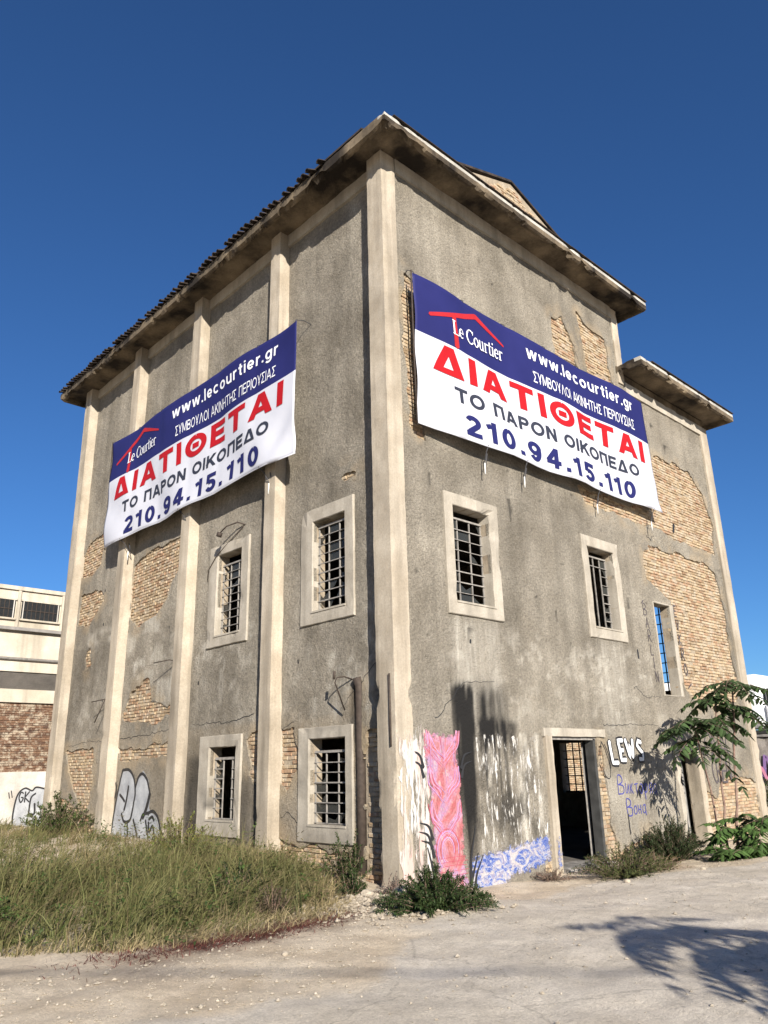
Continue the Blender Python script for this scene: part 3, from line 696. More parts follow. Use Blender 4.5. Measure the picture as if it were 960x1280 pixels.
# iron brackets and stubs on the long wall
tube_obj('bracket', [FL(1.2, -.02, 2.98), FL(1.22, .16, 3.02), FL(1.23, .3, 3.0), FL(1.26, .32, 2.92), FL(1.28, .1, 2.5)], .012, 'iron', B)
tube_obj('bracket', [FL(1.27, .33, 2.97), FL(1.26, .33, 3.1)], .022, 'iron', B, 8)
tube_obj('chase_shade_tube', [FL(1.05, -.03, .1), FL(1.05, -.03, 1.5), FL(1.05, -.02, 2.85), FL(1.06, .03, 3.0)], .075, 'iron', B, 10)  # dark tube added in the chase, standing in for a strip of shade
tube_obj('lamp_arm', [FL(4.5, -.01, 6.42), FL(4.62, .12, 6.48), FL(4.85, .24, 6.42), FL(4.98, .3, 6.3)], .016, 'iron', B)
tube_obj('lamp_holder', [FL(4.98, .3, 6.31), FL(5.02, .31, 6.22)], .06, 'iron', B, 8)
tube_obj('cable', [FL(4.55, .02, 6.4), FL(5.0, .03, 6.2), FL(5.5, .055, 5.95), FL(5.8, .05, 5.7), FL(5.85, .03, 5.5)], .010, 'iron', B)
tube_obj('conduit', [(-.012, .06, 2.95), (-.012, .06, 1.9)], .018, 'iron', B)
for (f, u, z) in ((FL, 10.0, 3.3), (FL, 6.95, 3.9)):
    tube_obj('bracket', [f(u, -.02, z), f(u+.05, .2, z+.03), f(u+.35, .4, z-.02)], .012, 'iron', B)
tube_obj('bracket', [FL(9.95, .25, 3.3), FL(10.3, .3, 2.8)], .012, 'iron', B)

# ------------------------------------------------------------------ paint on the walls
def smooth_line(pts, step=.03, closed=False):
    P = [np.array(p, float) for p in pts]
    if len(P) == 2: Q = [P[0]+(P[1]-P[0])*t for t in np.linspace(0, 1, max(2, int(np.linalg.norm(P[1]-P[0])/step)+1))]; return np.array(Q)
    if closed: P = [P[-1]]+P+[P[0], P[1]]
    else: P = [2*P[0]-P[1]]+P+[2*P[-1]-P[-2]]
    out = []
    for i in range(1, len(P)-2):
        n = max(2, int(np.linalg.norm(P[i+1]-P[i])/step)+1)
        for t in np.linspace(0, 1, n, endpoint=False):
            out.append(.5*((2*P[i])+(-P[i-1]+P[i+1])*t+(2*P[i-1]-5*P[i]+4*P[i+1]-P[i+2])*t*t+(-P[i-1]+3*P[i]-3*P[i+1]+P[i+2])*t**3))
    out.append(P[-2]); return np.array(out)
def hard_line(pts, step=.05):
    out = []
    for a, b in zip(pts, pts[1:]):
        a = np.array(a, float); b = np.array(b, float); n = max(1, int(np.linalg.norm(b-a)/step))
        out += [a+(b-a)*k/n for k in range(n)]
    return np.array(out+[np.array(pts[-1], float)])
def ribbon(P, w, taper=0.):
    """outline of a brush stroke in the wall plane; returns pts and quads"""
    P = np.asarray(P); T = np.gradient(P, axis=0); T /= np.linalg.norm(T, axis=1)[:, None]+1e-9
    N = np.stack([-T[:, 1], T[:, 0]], 1); k = len(P); s = np.linspace(0, 1, k)
    ww = w/2*(1-taper*s if taper >= 0 else 1+taper*(1-s)); E0 = P[0]-T[0]*w*.3; E1 = P[-1]+T[-1]*w*.3*(1-max(taper, 0))
    V = np.concatenate([P+N*ww[:, None], P-N*ww[:, None], [E0, E1]])
    F = [(i, k+i, k+i+1, i+1) for i in range(k-1)]+[(2*k, k, 0), (k-1, 2*k-1, 2*k+1)]
    return V, F
def strokes(name, face, lst, mat, parent, off=.008, seed=11, flat_=False):
    """lst of (points, width, smooth, taper)"""
    V = []; F = []; j = 0
    for it in lst:
        pts, w_ = it[0], it[1]; sm = it[2] if len(it) > 2 else True; tp = it[3] if len(it) > 3 else 0.
        v, f = ribbon(smooth_line(pts) if sm else hard_line(pts), w_, tp); n = len(V)
        rel = 0*v[:, 0] if flat_ else relief(v[:, 0], v[:, 1], seed)
        V += [face(a, off+r_+j*.0003, b) for (a, b), r_ in zip(v, rel)]; F += [tuple(n+i for i in q) for q in f]; j = (j+1) % 12
    if face is FL: F = [q[::-1] for q in F]
    return mesh_obj(name, V, F, mat, parent, True)
def patch_paint(name, face, poly, mat, parent, off=.006, seed=11, rag=.05, step=.04, flat_=False, rag2=8):
    al = np.array(poly); us = np.arange(al[:, 0].min()-.1, al[:, 0].max()+.12, step); zs = np.arange(al[:, 1].min()-.1, al[:, 1].max()+.12, step)
    VU, VZ, F = sheet(us, zs, lambda U, Z: -poly_sd(U, Z, poly)+(fbm(U*rag2, Z*rag2*.6, seed+50, 3)-.47)*rag)
    return facade_mesh(name, face, VU, VZ, F, off+(0 if flat_ else relief(VU, VZ, seed)), mat, parent, 0., {'edge': np.clip(-poly_sd(VU, VZ, poly)*2.2-.22, -.25, .10)})
GL = {'A': [[(0, 0), (.3, 1), (.6, 0)], [(.12, .38), (.48, .38)]], 'B': [[(0, 0), (0, 1), (.42, .95), (.45, .65), (.05, .55)], [(.05, .55), (.55, .45), (.5, .05), (0, 0)]], 'R': [[(0, 0), (0, 1), (.45, .95), (.45, .6), (.05, .5)], [(.1, .5), (.55, 0)]],
      'L': [[(0, 1), (0, 0), (.5, 0)]], 'I': [[(.2, 0), (.2, 1)]], 'N': [[(0, 0), (0, 1), (.5, 0), (.5, 1)]], 'E': [[(.5, 1), (0, 1), (0, 0), (.5, 0)], [(0, .5), (.4, .5)]], 'V': [[(0, 1), (.28, 0), (.55, 1)]], 'K': [[(0, 0), (0, 1)], [(.5, 1), (.02, .45), (.55, 0)]],
      'O': [[(.3, 1), (.02, .7), (.02, .3), (.3, 0), (.58, .3), (.58, .7), (.3, 1)]], 'W': [[(0, 1), (.18, 0), (.35, .7), (.52, 0), (.75, 1)]], 'S': [[(.5, .9), (.2, 1), (.03, .75), (.25, .55), (.48, .35), (.4, .05), (.02, .06)]], 'C': [[(.55, .85), (.3, 1), (.03, .6), (.1, .15), (.35, 0), (.58, .15)]],
      'G': [[(.5, .85), (.25, 1), (.02, .5), (.25, 0), (.5, .2), (.5, .45), (.3, .45)]], 'T': [[(0, 1), (.6, 1)], [(.3, 1), (.3, 0)]], 'P': [[(0, 0), (0, 1), (.45, .95), (.45, .55), (.05, .5)]],
      'и': [[(0, .6), (.02, .05), (.12, .02), (.35, .6), (.36, 0)]], 'к': [[(0, .6), (0, 0)], [(.3, .6), (.02, .3), (.32, 0)]], 'т': [[(-.02, .6), (.4, .62)], [(.19, .6), (.18, 0)]], 'о': [[(.17, .6), (.0, .4), (.03, .1), (.2, 0), (.36, .2), (.33, .5), (.17, .6)]],
      'р': [[(0, .6), (.02, -.35)], [(.0, .5), (.25, .62), (.35, .3), (.2, .05), (.02, .12)]], 'я': [[(.33, 0), (.33, .6), (.08, .58), (.04, .35), (.33, .28)], [(.2, .28), (0, 0)]], 'а': [[(.34, .55), (.12, .58), (.0, .25), (.12, .0), (.34, .15)], [(.36, .62), (.36, 0), (.44, -.12)]], 'н': [[(0, .6), (0, 0)], [(.32, .6), (.32, 0)], [(0, .3), (.32, .3)]]}
SOFT = set('BRPOSCGоряа')
def word(txt, u, z, h, w_, adv=.75, sx=1., slope=0., vertical=False, jig=.03, seed=0):
    r = random.Random(seed); out = []
    for c in txt:
        if c != ' ':
            for st in GL[c]:
                out.append(([(u+x*h*sx+r.uniform(-jig, jig)*h, z+y_*h+r.uniform(-jig, jig)*h) for x, y_ in st], w_, c in SOFT))
        if vertical: z -= h*adv; u += slope*h
        else: u += h*sx*adv*(1. if c.isupper() else .72); z += slope*h
    return out
M['black_paint'] = flat('black_spray_paint', (.018, .018, .02), .6)
M['faded_paint'] = flat('faded_dark_paint', (.07, .06, .065), .9)
M['white_paint'] = flat('white_spray_paint', (.72, .73, .74), .6)
M['blue_paint'] = flat('blue_spray_paint', (.045, .05, .24), .7)
M['silver_paint'] = surf('silver_paint', (.27, .28, .30), (.42, .435, .45), 3, .2, 30, .6, ((30, .3),))
def mural(name, stops, scale, dist, sub, thin, lw=.5):
    m, t, p = newmat(name)
    n = noise(t, scale, 3, (1, 1, sub), dist=dist); c = ramp(t, n, stops)
    n2 = noise(t, scale*1.6, 2, (1, 1, sub*1.2), dist=dist*1.5)
    l = ramp(t, n2, [(.46, 0.), (.49, 1.), (.51, 1.), (.54, 0.)]); c = mixc(t, math_(t, 'MULTIPLY', l, lw), c, thin)
    c = mixc(t, ramp(t, noise(t, 9, 5), [(.56, 0.), (.68, .55)]), c, (.42, .37, .32))
    c = mixc(t, 1., c, ramp(t, noise(t, 40, 4), [(.3, .75), (.6, 1.)]), 'MULTIPLY')
    t.links.new(c, p.inputs['Base Color']); p.inputs['Roughness'].default_value = .8; bump(t, p, [(noise(t, 38, 5), .6)], .02)
    f = ramp(t, math_(t, 'ADD', math_(t, 'MULTIPLY', noise(t, 11, 6, rough=.75), 1.), attr(t, 'edge')), [(.36, 0.), (.46, 1.)])
    tr = nd(t, 'ShaderNodeBsdfTransparent'); mx = nd(t, 'ShaderNodeMixShader'); t.links.new(f, mx.inputs[0]); t.links.new(tr.outputs[0], mx.inputs[1]); t.links.new(p.outputs[0], mx.inputs[2])
    t.links.new(mx.outputs[0], t.nodes['Material Output'].inputs[0]); return m
M['pink_mural'] = mural('pink_mural', [(.34, (.32, .09, .09)), (.44, (.37, .15, .165)), (.52, (.37, .18, .25)), (.60, (.30, .19, .31)), (.70, (.39, .27, .31))], 1.9, 2.2, .8, (.42, .08, .11), .35)
M['blue_mural'] = mural('blue_mural', [(.36, (.035, .07, .27)), (.46, (.06, .11, .34)), (.49, (.36, .36, .38)), (.54, (.13, .13, .28)), (.60, (.38, .35, .35))], 2.9, 2.4, 2.0, (.42, .42, .44), .6)
def wash(name, c, c2, thr, sc=4., st=(2.2, 2.2, .16)):
    m, t, p = newmat(name)
    c_ = ramp(t, noise(t, 3., 5, st), [(.48, c), (.62, c2)]); t.links.new(c_, p.inputs['Base Color']); p.inputs['Roughness'].default_value = .85
    f = ramp(t, noise(t, sc, 6, st, .65), [(thr, 0.), (thr+.08, 1.)])
    tr = nd(t, 'ShaderNodeBsdfTransparent'); mx = nd(t, 'ShaderNodeMixShader'); t.links.new(f, mx.inputs[0]); t.links.new(tr.outputs[0], mx.inputs[1]); t.links.new(p.outputs[0], mx.inputs[2])
    t.links.new(mx.outputs[0], t.nodes['Material Output'].inputs[0]); return m
M['white_wash'] = wash('white_wash', (.50, .485, .455), (.46, .33, .29), .43, 6., (2.2, 2.2, .35))
M['thin_wash'] = wash('thin_wash', (.52, .50, .46), (.44, .42, .39), .54, 5.5, (2.2, 2.2, .5))
patch_paint('graffiti', FR, [(.37, -.3), (.37, 2.1), (.55, 2.22), (.7, 2.08), (.7, -.3)], 'white_wash', wallR, .006, rag=.2)
patch_paint('graffiti', lambda u, o, z: (u, -.052-o, z), [(.03, -.3), (.06, 2.05), (.16, 2.0), (.22, 2.12), (.345, 2.1), (.345, -.3)], 'white_wash', wallR, 0, flat_=True, rag=.25)
patch_paint('graffiti', FR, [(1.85, .35), (1.8, 2.05), (2.3, 2.12), (2.9, 2.08), (3.5, 2.1), (3.62, .4)], 'thin_wash', wallR, .005, rag=.2)
patch_paint('graffiti', FR, [(.78, .05), (.72, .5), (.66, 1.0), (.69, 1.25), (.60, 1.6), (.55, 2.1), (.8, 2.14), (1.05, 2.1), (1.42, 2.12), (1.38, 1.75), (1.45, 1.45), (1.42, 1.15), (1.47, .8), (1.43, .45), (1.5, .0), (1.42, -.3), (.88, -.3)], 'pink_mural', wallR, .011, rag=.06)
patch_paint('graffiti', FR, [(1.45, -.3), (1.5, .3), (2.2, .38), (2.7, .42), (3.2, .48), (3.64, .48), (3.64, .05), (3.2, -.05), (2.6, -.1), (2.2, -.3)], 'blue_mural', wallR, .010, rag=.12)
patch_paint('graffiti', lambda u, o, z: (u, -.062-o, z), [(3.69, -.1), (3.69, .4), (3.84, .48), (3.84, -.1)], 'blue_mural', wallR, 0, flat_=True, rag=.12)
blk = []
for (u, z, s) in ((.58, 1.72, -1), (.58, 1.58, -1), (.72, .72, -1), (.7, .6, -1), (.74, .48, -1), (1.42, 1.7, 1), (1.42, 1.56, 1)):
    for q in range(1): blk.append(([(u, z-.12), (u+s*.08, z+.06), (u+s*.26, z+.12+.02*q)], .06, True, .85))
blk += [([(1.52, -.05), (1.55, .3), (1.68, .72)], .07, True, .8), ([(1.5, -.1), (1.6, .1), (1.72, .34)], .07, True, .8), ([(1.58, -.2), (1.66, .05), (1.83, .3)], .06, True, .8), ([(.62, -.2), (.72, .1), (.78, .25)], .06, True, .8), ([(.86, -.2), (.70, .2), (.6, .5)], .08, True, .8)]
strokes('graffiti', FR, blk, 'black_paint', wallR, .019)
for ci, (cn, cv, k0) in enumerate((('crimson_paint', (.34, .06, .09), 0), ('mauve_paint', (.36, .22, .42), 1), ('rose_paint', (.46, .20, .26), 2))):
    lst = []; rr_ = random.Random(ci+4); J = lambda a: rr_.uniform(-a, a)
    for zc, wd in ((1.82, .40), (1.30, .36), (.80, .36)):
        for k in range(3):
            q = (k+.33*ci)*.3+.12
            for sg in (-1, 1):
                lst.append(([(1.02+sg*wd*(1-q*.3)+J(.02), zc+.30+J(.03)), (1.02+sg*wd*(1-q*.5)+J(.03), zc+.10+J(.03)), (1.02+sg*wd*(.55-q*.35)+J(.03), zc-.08+.1*q), (1.02+sg*.04+J(.05), zc-.24+.2*q)], rr_.choice((.008, .012, .016)), True, .4))
    for k in range(2): lst.append(([(1.04+(.26-.1*k-.03*ci)*math.cos(a), .42+(.30-.09*k-.03*ci)*math.sin(a)) for a in np.linspace(-.9+ci*.7, 3.6+ci*.5, 10)], .012))
    for k in range(3): lst.append(([(.70+.3*k+J(.05), 2.05), (.76+.25*k+J(.04), 1.7), (.70+.3*k+J(.08), 1.35)], .009, True, .5))
    if ci == 0:
        for k in range(6): lst.append(([(.84+J(.03), .02+.06*k), (1.1, .025+.06*k+J(.01)), (1.45+J(.03), .02+.06*k)], .006))
    strokes('graffiti', FR, lst, flat(cn, cv, .8), wallR, .0145+.001*ci)
# LEWS
lw = []
for c, u, z, h, sx in (('L', 5.82, 1.60, .40, 1.0), ('E', 6.14, 1.65, .37, 1.0), ('W', 6.42, 1.69, .35, 1.05), ('S', 6.84, 1.64, .38, 1.0)):
    for st in GL[c]: lw.append([(u+x*h*sx+(y_-.5)*-.06, z+y_*h) for x, y_ in st])
strokes('graffiti', FR, [(q, .155, False) for q in lw], 'black_paint', wallR, .007)
strokes('graffiti', FR, [(q, .075, False) for q in lw], 'white_paint', wallR, .013)
strokes('graffiti', FR, [([(5.5, 1.98), (5.42, 1.7), (5.52, 1.4), (5.68, 1.32), (5.74, 1.5), (5.62, 1.85), (5.5, 2.0)], .018), ([(5.62, 1.95), (5.72, 1.75), (5.76, 1.5)], .018)], 'black_paint', wallR)
strokes('graffiti', FR, word('B', 5.95, 1.02, .34, .022, seed=1)+word('икторяа', 6.22, 1.03, .30, .02, .82, slope=-.02, seed=2), 'blue_paint', wallR)
strokes('graffiti', FR, word('B', 6.2, .62, .30, .022, seed=3)+word('она', 6.45, .64, .27, .02, .82, seed=4), 'blue_paint', wallR, .008)
strokes('graffiti', FR, [([(6.2, .66), (6.2, .4), (6.21, .3)], .03)], 'black_paint', wallR, .01)
strokes('graffiti', FR, word('BARLIN', 7.82, 4.72, .24, .022, 1.22, .9, .14, True, seed=5)+[([(7.78, 4.98), (7.86, 5.05)], .03)], 'faded_paint', wallR)
strokes('graffiti', lambda u, o, z: (u, .03-o, z), word('EVKRO', 9.3, 4.85, .26, .03, 1.3, .85, .12, True, seed=6)+[([(9.5, 3.2), (9.66, 3.3)], .03)], 'faded_paint', wallR, .012, flat_=True)
strokes('graffiti', FR, word('ONAO', 9.85, 1.62, .62, .045, .62, .95, seed=7)+word('CREN', 10.05, 1.12, .5, .045, .6, .8, seed=8)+[([(10.35, 2.2), (10.4, 2.6)], .03), ([(10.6, 2.15), (10.55, 2.5)], .03)], 'faded_paint', wallR, seed=11)
# silver letters between the pillars of the long wall (u grows to the left of the picture)
def ml(pts): return [(9.62-x*2.35, .02+y_*1.80) for x, y_ in pts]
sil = ml([(.02, .1), (.08, .55), (.17, .93), (.3, .93), (.42, .86), (.47, .72), (.5, .80), (.6, .92), (.72, .80), (.78, .66), (.76, .5), (.82, .44), (.92, .42), (1.0, .3), (1.02, .1), (.98, -.1), (.4, -.1)])
patch_paint('graffiti', FL, sil, 'silver_paint', wallL, .006, 29, .03)
bl = [[(.02, .1), (.08, .55), (.17, .93)], [(.17, .93), (.3, .93), (.42, .84), (.47, .68), (.45, .5), (.40, .35), (.28, .33), (.22, .42)], [(.33, .74), (.30, .56), (.27, .46)], [(.15, .64), (.22, .6), (.27, .56)],
      [(.47, .72), (.52, .84), (.6, .88), (.70, .80), (.77, .66)], [(.77, .66), (.72, .5), (.66, .38)], [(.62, .35), (.66, .42), (.76, .44)], [(.76, .44), (.86, .46), (.97, .36), (1.02, .15), (1.0, -.02)], [(.35, .34), (.37, .22), (.38, .1)], [(.47, .36), (.56, .2), (.58, 0), (.5, -.15)],
      [(.62, .18), (.66, 0), (.7, -.12)], [(.72, .36), (.78, .2), (.8, .1)], [(.02, .1), (.1, .04), (.22, .06)], [(.78, .34), (.8, .24), (.86, .3), (.9, .18)], [(.78, .37), (.84, .4), (.88, .36)], [(.04, .78), (.07, .68), (.05, .6)]]
strokes('graffiti', FL, [(ml(q), .062) for q in bl]+[(ml(bl[5]), .1), (ml(bl[2]), .07)], 'black_paint', wallL, .012, 29)

# cracks and fixing holes in the render
def crack(face, parent, pts, seed, sd):
    r = random.Random(sd); P = hard_line(pts, .07); P = P+np.array([[r.gauss(0, .014), r.gauss(0, .014)] for _ in P])
    strokes('crack', face, [([tuple(q) for q in P], r.uniform(.010, .018), False, .6)], 'black_paint', parent, .0035, seed)
for k, pts in enumerate(([(2.75, 2.42), (3.1, 2.3)], [(2.6, .75), (2.9, .95), (3.1, .8)], [(9.45, 2.4), (8.3, 2.42), (7.1, 2.5)], [(4.0, 2.6), (4.9, 2.52), (6.2, 2.55)], [(3.6, .9), (3.9, .6)], [(10.0, 2.35), (11.3, 2.4), (12.6, 2.3)], [(6.3, .6), (5.95, .85)], [(.45, 3.3), (.9, 3.0), (1.6, 2.45)])): crack(FL, wallL, pts, 29, k)
for k, pts in enumerate(([(8.4, 6.7), (8.6, 6.6), (8.8, 6.72)], [(5.65, 2.3), (7.5, 2.35), (8.2, 2.3)], [(6.1, 10.9), (6.3, 10.5)], [(9.7, 2.3), (10.6, 2.2), (12.2, 2.35)], [(7.0, 3.1), (7.5, 2.9), (8.1, 2.95)], [(.9, 2.3), (1.6, 2.9), (2.4, 2.95)])): crack(FR, wallR, pts, 11, 20+k)
rh = random.Random(4)
for k in range(16):
    u, z = (rh.uniform(.7, 8), rh.uniform(3, 11.8)) if k % 2 else (rh.uniform(.7, 12), rh.uniform(3, 7))
    if any(o[0]-.3 < u < o[1]+.3 and o[2]-.3 < z < o[3]+.3 for o in (R_OPS if k % 2 else L_OPS)): continue
    strokes('hole', FR if k % 2 else FL, [([(u, z-.025), (u+.01, z+.03)], rh.uniform(.03, .06), False)], 'black_paint', wallR if k % 2 else wallL, .004, 11 if k % 2 else 29)
strokes('hole', FR, [([(9.9, 7.05), (9.98, 7.25)], .09, False)], 'black_paint', wallR, -.02, 11); strokes('hole', FR, [([(7.35, 3.72), (7.35, 3.9)], .06, False)], 'black_paint', wallR, .004, 11)

# ------------------------------------------------------------------ banners
M['banner_blue'] = flat('blue_vinyl', (.017, .019, .095), .6, 0, .12, .1, 1.2)
M['banner_white'] = flat('white_vinyl', (.47, .48, .53), .6, 0, .12, .05, 1.5)
M['letter_red'] = flat('red_print', (.34, .010, .014), .6, 0, .12, .06)
M['letter_white'] = flat('white_print', (.66, .67, .70), .6, 0, .12, .04)
M['letter_grey'] = flat('charcoal_print', (.028, .032, .048), .6, 0, .12, .06)
M['letter_navy'] = flat('navy_print', (.016, .018, .09), .6, 0, .12, .06)
M['logo_red'] = flat('logo_red_print', (.34, .02, .025), .6, 0, .12, .06)
BWD, BHT = 8.1, 2.9
def arcp(cx, cz, rx, rz, a0, a1, n=16): return [(cx+rx*math.cos(math.radians(a0+(a1-a0)*k/n)), cz+rz*math.sin(math.radians(a0+(a1-a0)*k/n))) for k in range(n+1)]
def glyph(c, s):
    """block letter of unit cap height: width and centre lines; s is the stroke weight"""
    h = s/2
    def dg(x0, z0, x1, z1, e=.3):      # diagonal run past both ends, clipped square later
        return [(x0-(x1-x0)*e, z0-(z1-z0)*e), (x1+(x1-x0)*e, z1+(z1-z0)*e)]
    ring = lambda W, a=1.: arcp(W/2, a/2, W/2-h, a/2-h, 90, 450, 26)
    if c in 'ΙI': return s, [[(h, 0), (h, 1)]]
    if c in 'ΤT': return .80, [[(0, 1-h), (.80, 1-h)], [(.40, 0), (.40, 1-s)]]
    if c == 'Ε': return .70, [[(h, 0), (h, 1)], [(s, h), (.70, h)], [(s, 1-h), (.70, 1-h)], [(s, .51), (.64, .51)]]
    if c in 'ΑΛΔ':
        W = .92; q = [dg(h*1.02, 0, W/2-.06*s, 1), dg(W-h*1.02, 0, W/2+.06*s, 1)]
        if c == 'Α': q.append([(W*.26, .30), (W*.74, .30)])
        if c == 'Δ': q.append([(h, h*.85), (W-h, h*.85)])
        return W, q
    if c == 'Θ': return .98, [ring(.98), [(.34, .5), (.64, .5)]]
    if c == 'Ο': return .94, [ring(.94)]
    if c == '0': return .66, [ring(.66)]
    if c == 'Π': return .80, [[(h, 0), (h, 1)], [(.80-h, 0), (.80-h, 1)], [(s, 1-h), (.80-s, 1-h)]]
    if c == 'Η': return .78, [[(h, 0), (h, 1)], [(.78-h, 0), (.78-h, 1)], [(s, .5), (.78-s, .5)]]
    if c == 'Ν': return .80, [[(h, 0), (h, 1)], [(.80-h, 0), (.80-h, 1)], dg(h, 1, .80-h, 0)]
    if c == 'Μ': return .98, [[(h, 0), (h, 1)], [(.98-h, 0), (.98-h, 1)], [(h*1.2, .98), (.49, .1)], [(.98-h*1.2, .98), (.49, .1)]]
    if c == 'Ρ': return .72, [[(h, 0), (h, 1)], [(s, 1-h), (.45, 1-h)]+arcp(.45, .70, .27-h, .30-h, 88, -88, 10)+[(s, .40+h)]]
    if c == 'Β': return .74, [[(h, 0), (h, 1)], [(s, 1-h), (.45, 1-h)]+arcp(.45, .745, .25-h, .255-h, 88, -88, 9)+[(s, .49+h)], [(s, .52-h*.6), (.45, .52-h*.6)]+arcp(.45, .26, .29-h, .27-h, 88, -88, 10)+[(s, h)]]
    if c == 'Κ': return .80, [[(h, 0), (h, 1)], dg(s*.9, .40, .72, 1), dg(.30, .62, .76, 0, .1)]
    if c == 'Σ': return .72, [[(0, 1-h), (.68, 1-h)], [(0, h), (.72, h)], [(h*.9, .99-h), (.42, .5)], [(h*.9, .01+h), (.42, .5)]]
    if c == 'Υ': return .80, [[(.40, 0), (.40, .48)], dg(.40, .40, h*.9, 1), dg(.40, .40, .80-h*.9, 1)]
    if c == '1': return .42, [[(.42-h, 0), (.42-h, 1)], [(.0, .72), (.42-s, .80)]]
    if c == '2': return .66, [arcp(.33, .68, .33-h, .32-h, 165, -35, 14)+[(h*1.1, s*.8)], [(0, h), (.66, h)]]
    if c == '4': return .70, [[(.46, 0), (.46, 1)], [(0, .30), (.70, .30)], [(.44, .95), (.06, .33)]]
    if c == '5': return .66, [[(.12, 1-h), (.62, 1-h)], [(.12+h*.4, .98), (.08+h*.6, .50)], [(.08+h, .52)]+arcp(.32, .33, .34-h, .33-h, 120, -155, 16)]
    if c == '9': return .66, [arcp(.33, .66, .33-h, .34-h, 0, 360, 22), arcp(.33, .52, .33-h, .52-h, 20, -140, 14)]
    if c == '.': return s, [[(0, h), (s, h)]]
    if c == ' ': return .38, []
    x = .74                             # lower case on an x-height of .74
    if c == 'w': return .98, [dg(h*.9, x, .27, 0, .15), dg(.27, 0, .49, x, .15), dg(.49, x, .71, 0, .15), dg(.71, 0, .98-h*.9, x, .15)]
    if c == 'l': return s, [[(h, 0), (h, 1)]]
    if c == 'i': return s, [[(h, 0), (h, x)], [(h, .86), (h, 1)]]
    if c == 'o': return .66, [arcp(.33, x/2, .33-h, x/2-h, 0, 360, 22)]
    if c == 'c': return .62, [arcp(.33, x/2, .33-h, x/2-h, 45, 315, 18)]
    if c == 'e': return .64, [arcp(.32, x/2, .32-h, x/2-h, 0, 318, 20), [(h, x/2-.02), (.64-h*.4, x/2-.02)]]
    if c == 'u': return .62, [[(h, x), (h, .3)]+arcp(.31, .31, .31-h, .31-h, 180, 355, 10), [(.62-h, 0), (.62-h, x)]]
    if c == 'r': return .42, [[(h, 0), (h, x)], arcp(.34, .44, .34-h, .30-h, 165, 80, 7)]
    if c == 't': return .40, [[(.20, .96), (.20, .18)]+arcp(.34, .2, .14, .2-h, 180, 280, 6), [(0, x-h*.8), (.40, x-h*.8)]]
    if c == 'g': return .64, [arcp(.32, x/2, .32-h, x/2-h, 0, 360, 22), [(.64-h, x), (.64-h, .0)]+arcp(.32, .0, .32-h, .26-h*.5, 0, -150, 10)]
    raise KeyError(c)
def clip_z(P, z0, z1):
    for lim, sg in ((z0, 1), (z1, -1)):
        out = []
        for a, b in zip(P, P[1:]+P[:1]):
            ia, ib = (a[1]-lim)*sg >= 0, (b[1]-lim)*sg >= 0
            if ia: out.append(a)
            if ia != ib: t_ = (lim-a[1])/(b[1]-a[1]); out.append((a[0]+(b[0]-a[0])*t_, lim))
        P = out
        if len(P) < 3: return []
    return P
def add_text(root, warp, body, x0, x1, base, cap, mat, weight, fit='space', sx=1.2, off=.014):
    g = [glyph(c, weight) for c in body]; tot = sum(a for a, _ in g); n = len(body)-1
    if fit == 'space': gap = ((x1-x0)/cap/sx-tot)/n
    else: gap = .14; sx = (x1-x0)/cap/(tot+gap*n)
    x = 0.
    for c, (wd, st) in zip(body, g):
        V = []; F = []; low = -.4 if c == 'g' else 0.; hi = .74 if c in 'w' else 1.
        for j, pts in enumerate(st):
            P = hard_line(pts, .12) if len(pts) == 2 else np.array(pts); T = np.gradient(P, axis=0); T /= np.linalg.norm(T, axis=1)[:, None]+1e-9
            N = np.stack([-T[:, 1], T[:, 0]], 1)*weight/2; A, Bq = P+N, P-N
            for k in range(len(P)-1):
                q = clip_z([tuple(A[k]), tuple(Bq[k]), tuple(Bq[k+1]), tuple(A[k+1])], low, hi)
                if len(q) >= 3:
                    n0 = len(V); V += [warp(x0+(x+a)*sx*cap, base+b*cap, off+j*.0005) for a, b in q]; F.append(tuple(range(n0, n0+len(q))))
        if F: mesh_obj('letter', V, F, mat, root)
        x += wd+gap
def flat_strokes(root, warp, lst, mat, name, off):
    V = []; F = []
    for j, (pts, w_, tp) in enumerate(lst):
        v, f = ribbon(hard_line(pts, .06), w_, tp); n = len(V)
        V += [warp(a, b, off+j*.0004) for a, b in v]; F += [tuple(n+i for i in q) for q in f]
    return mesh_obj(name, V, F, mat, root)
def arc(cx, cz, rx, rz, a0, a1, n=14): return [(cx+rx*math.cos(math.radians(a0+(a1-a0)*k/n)), cz+rz*math.sin(math.radians(a0+(a1-a0)*k/n))) for k in range(n+1)]
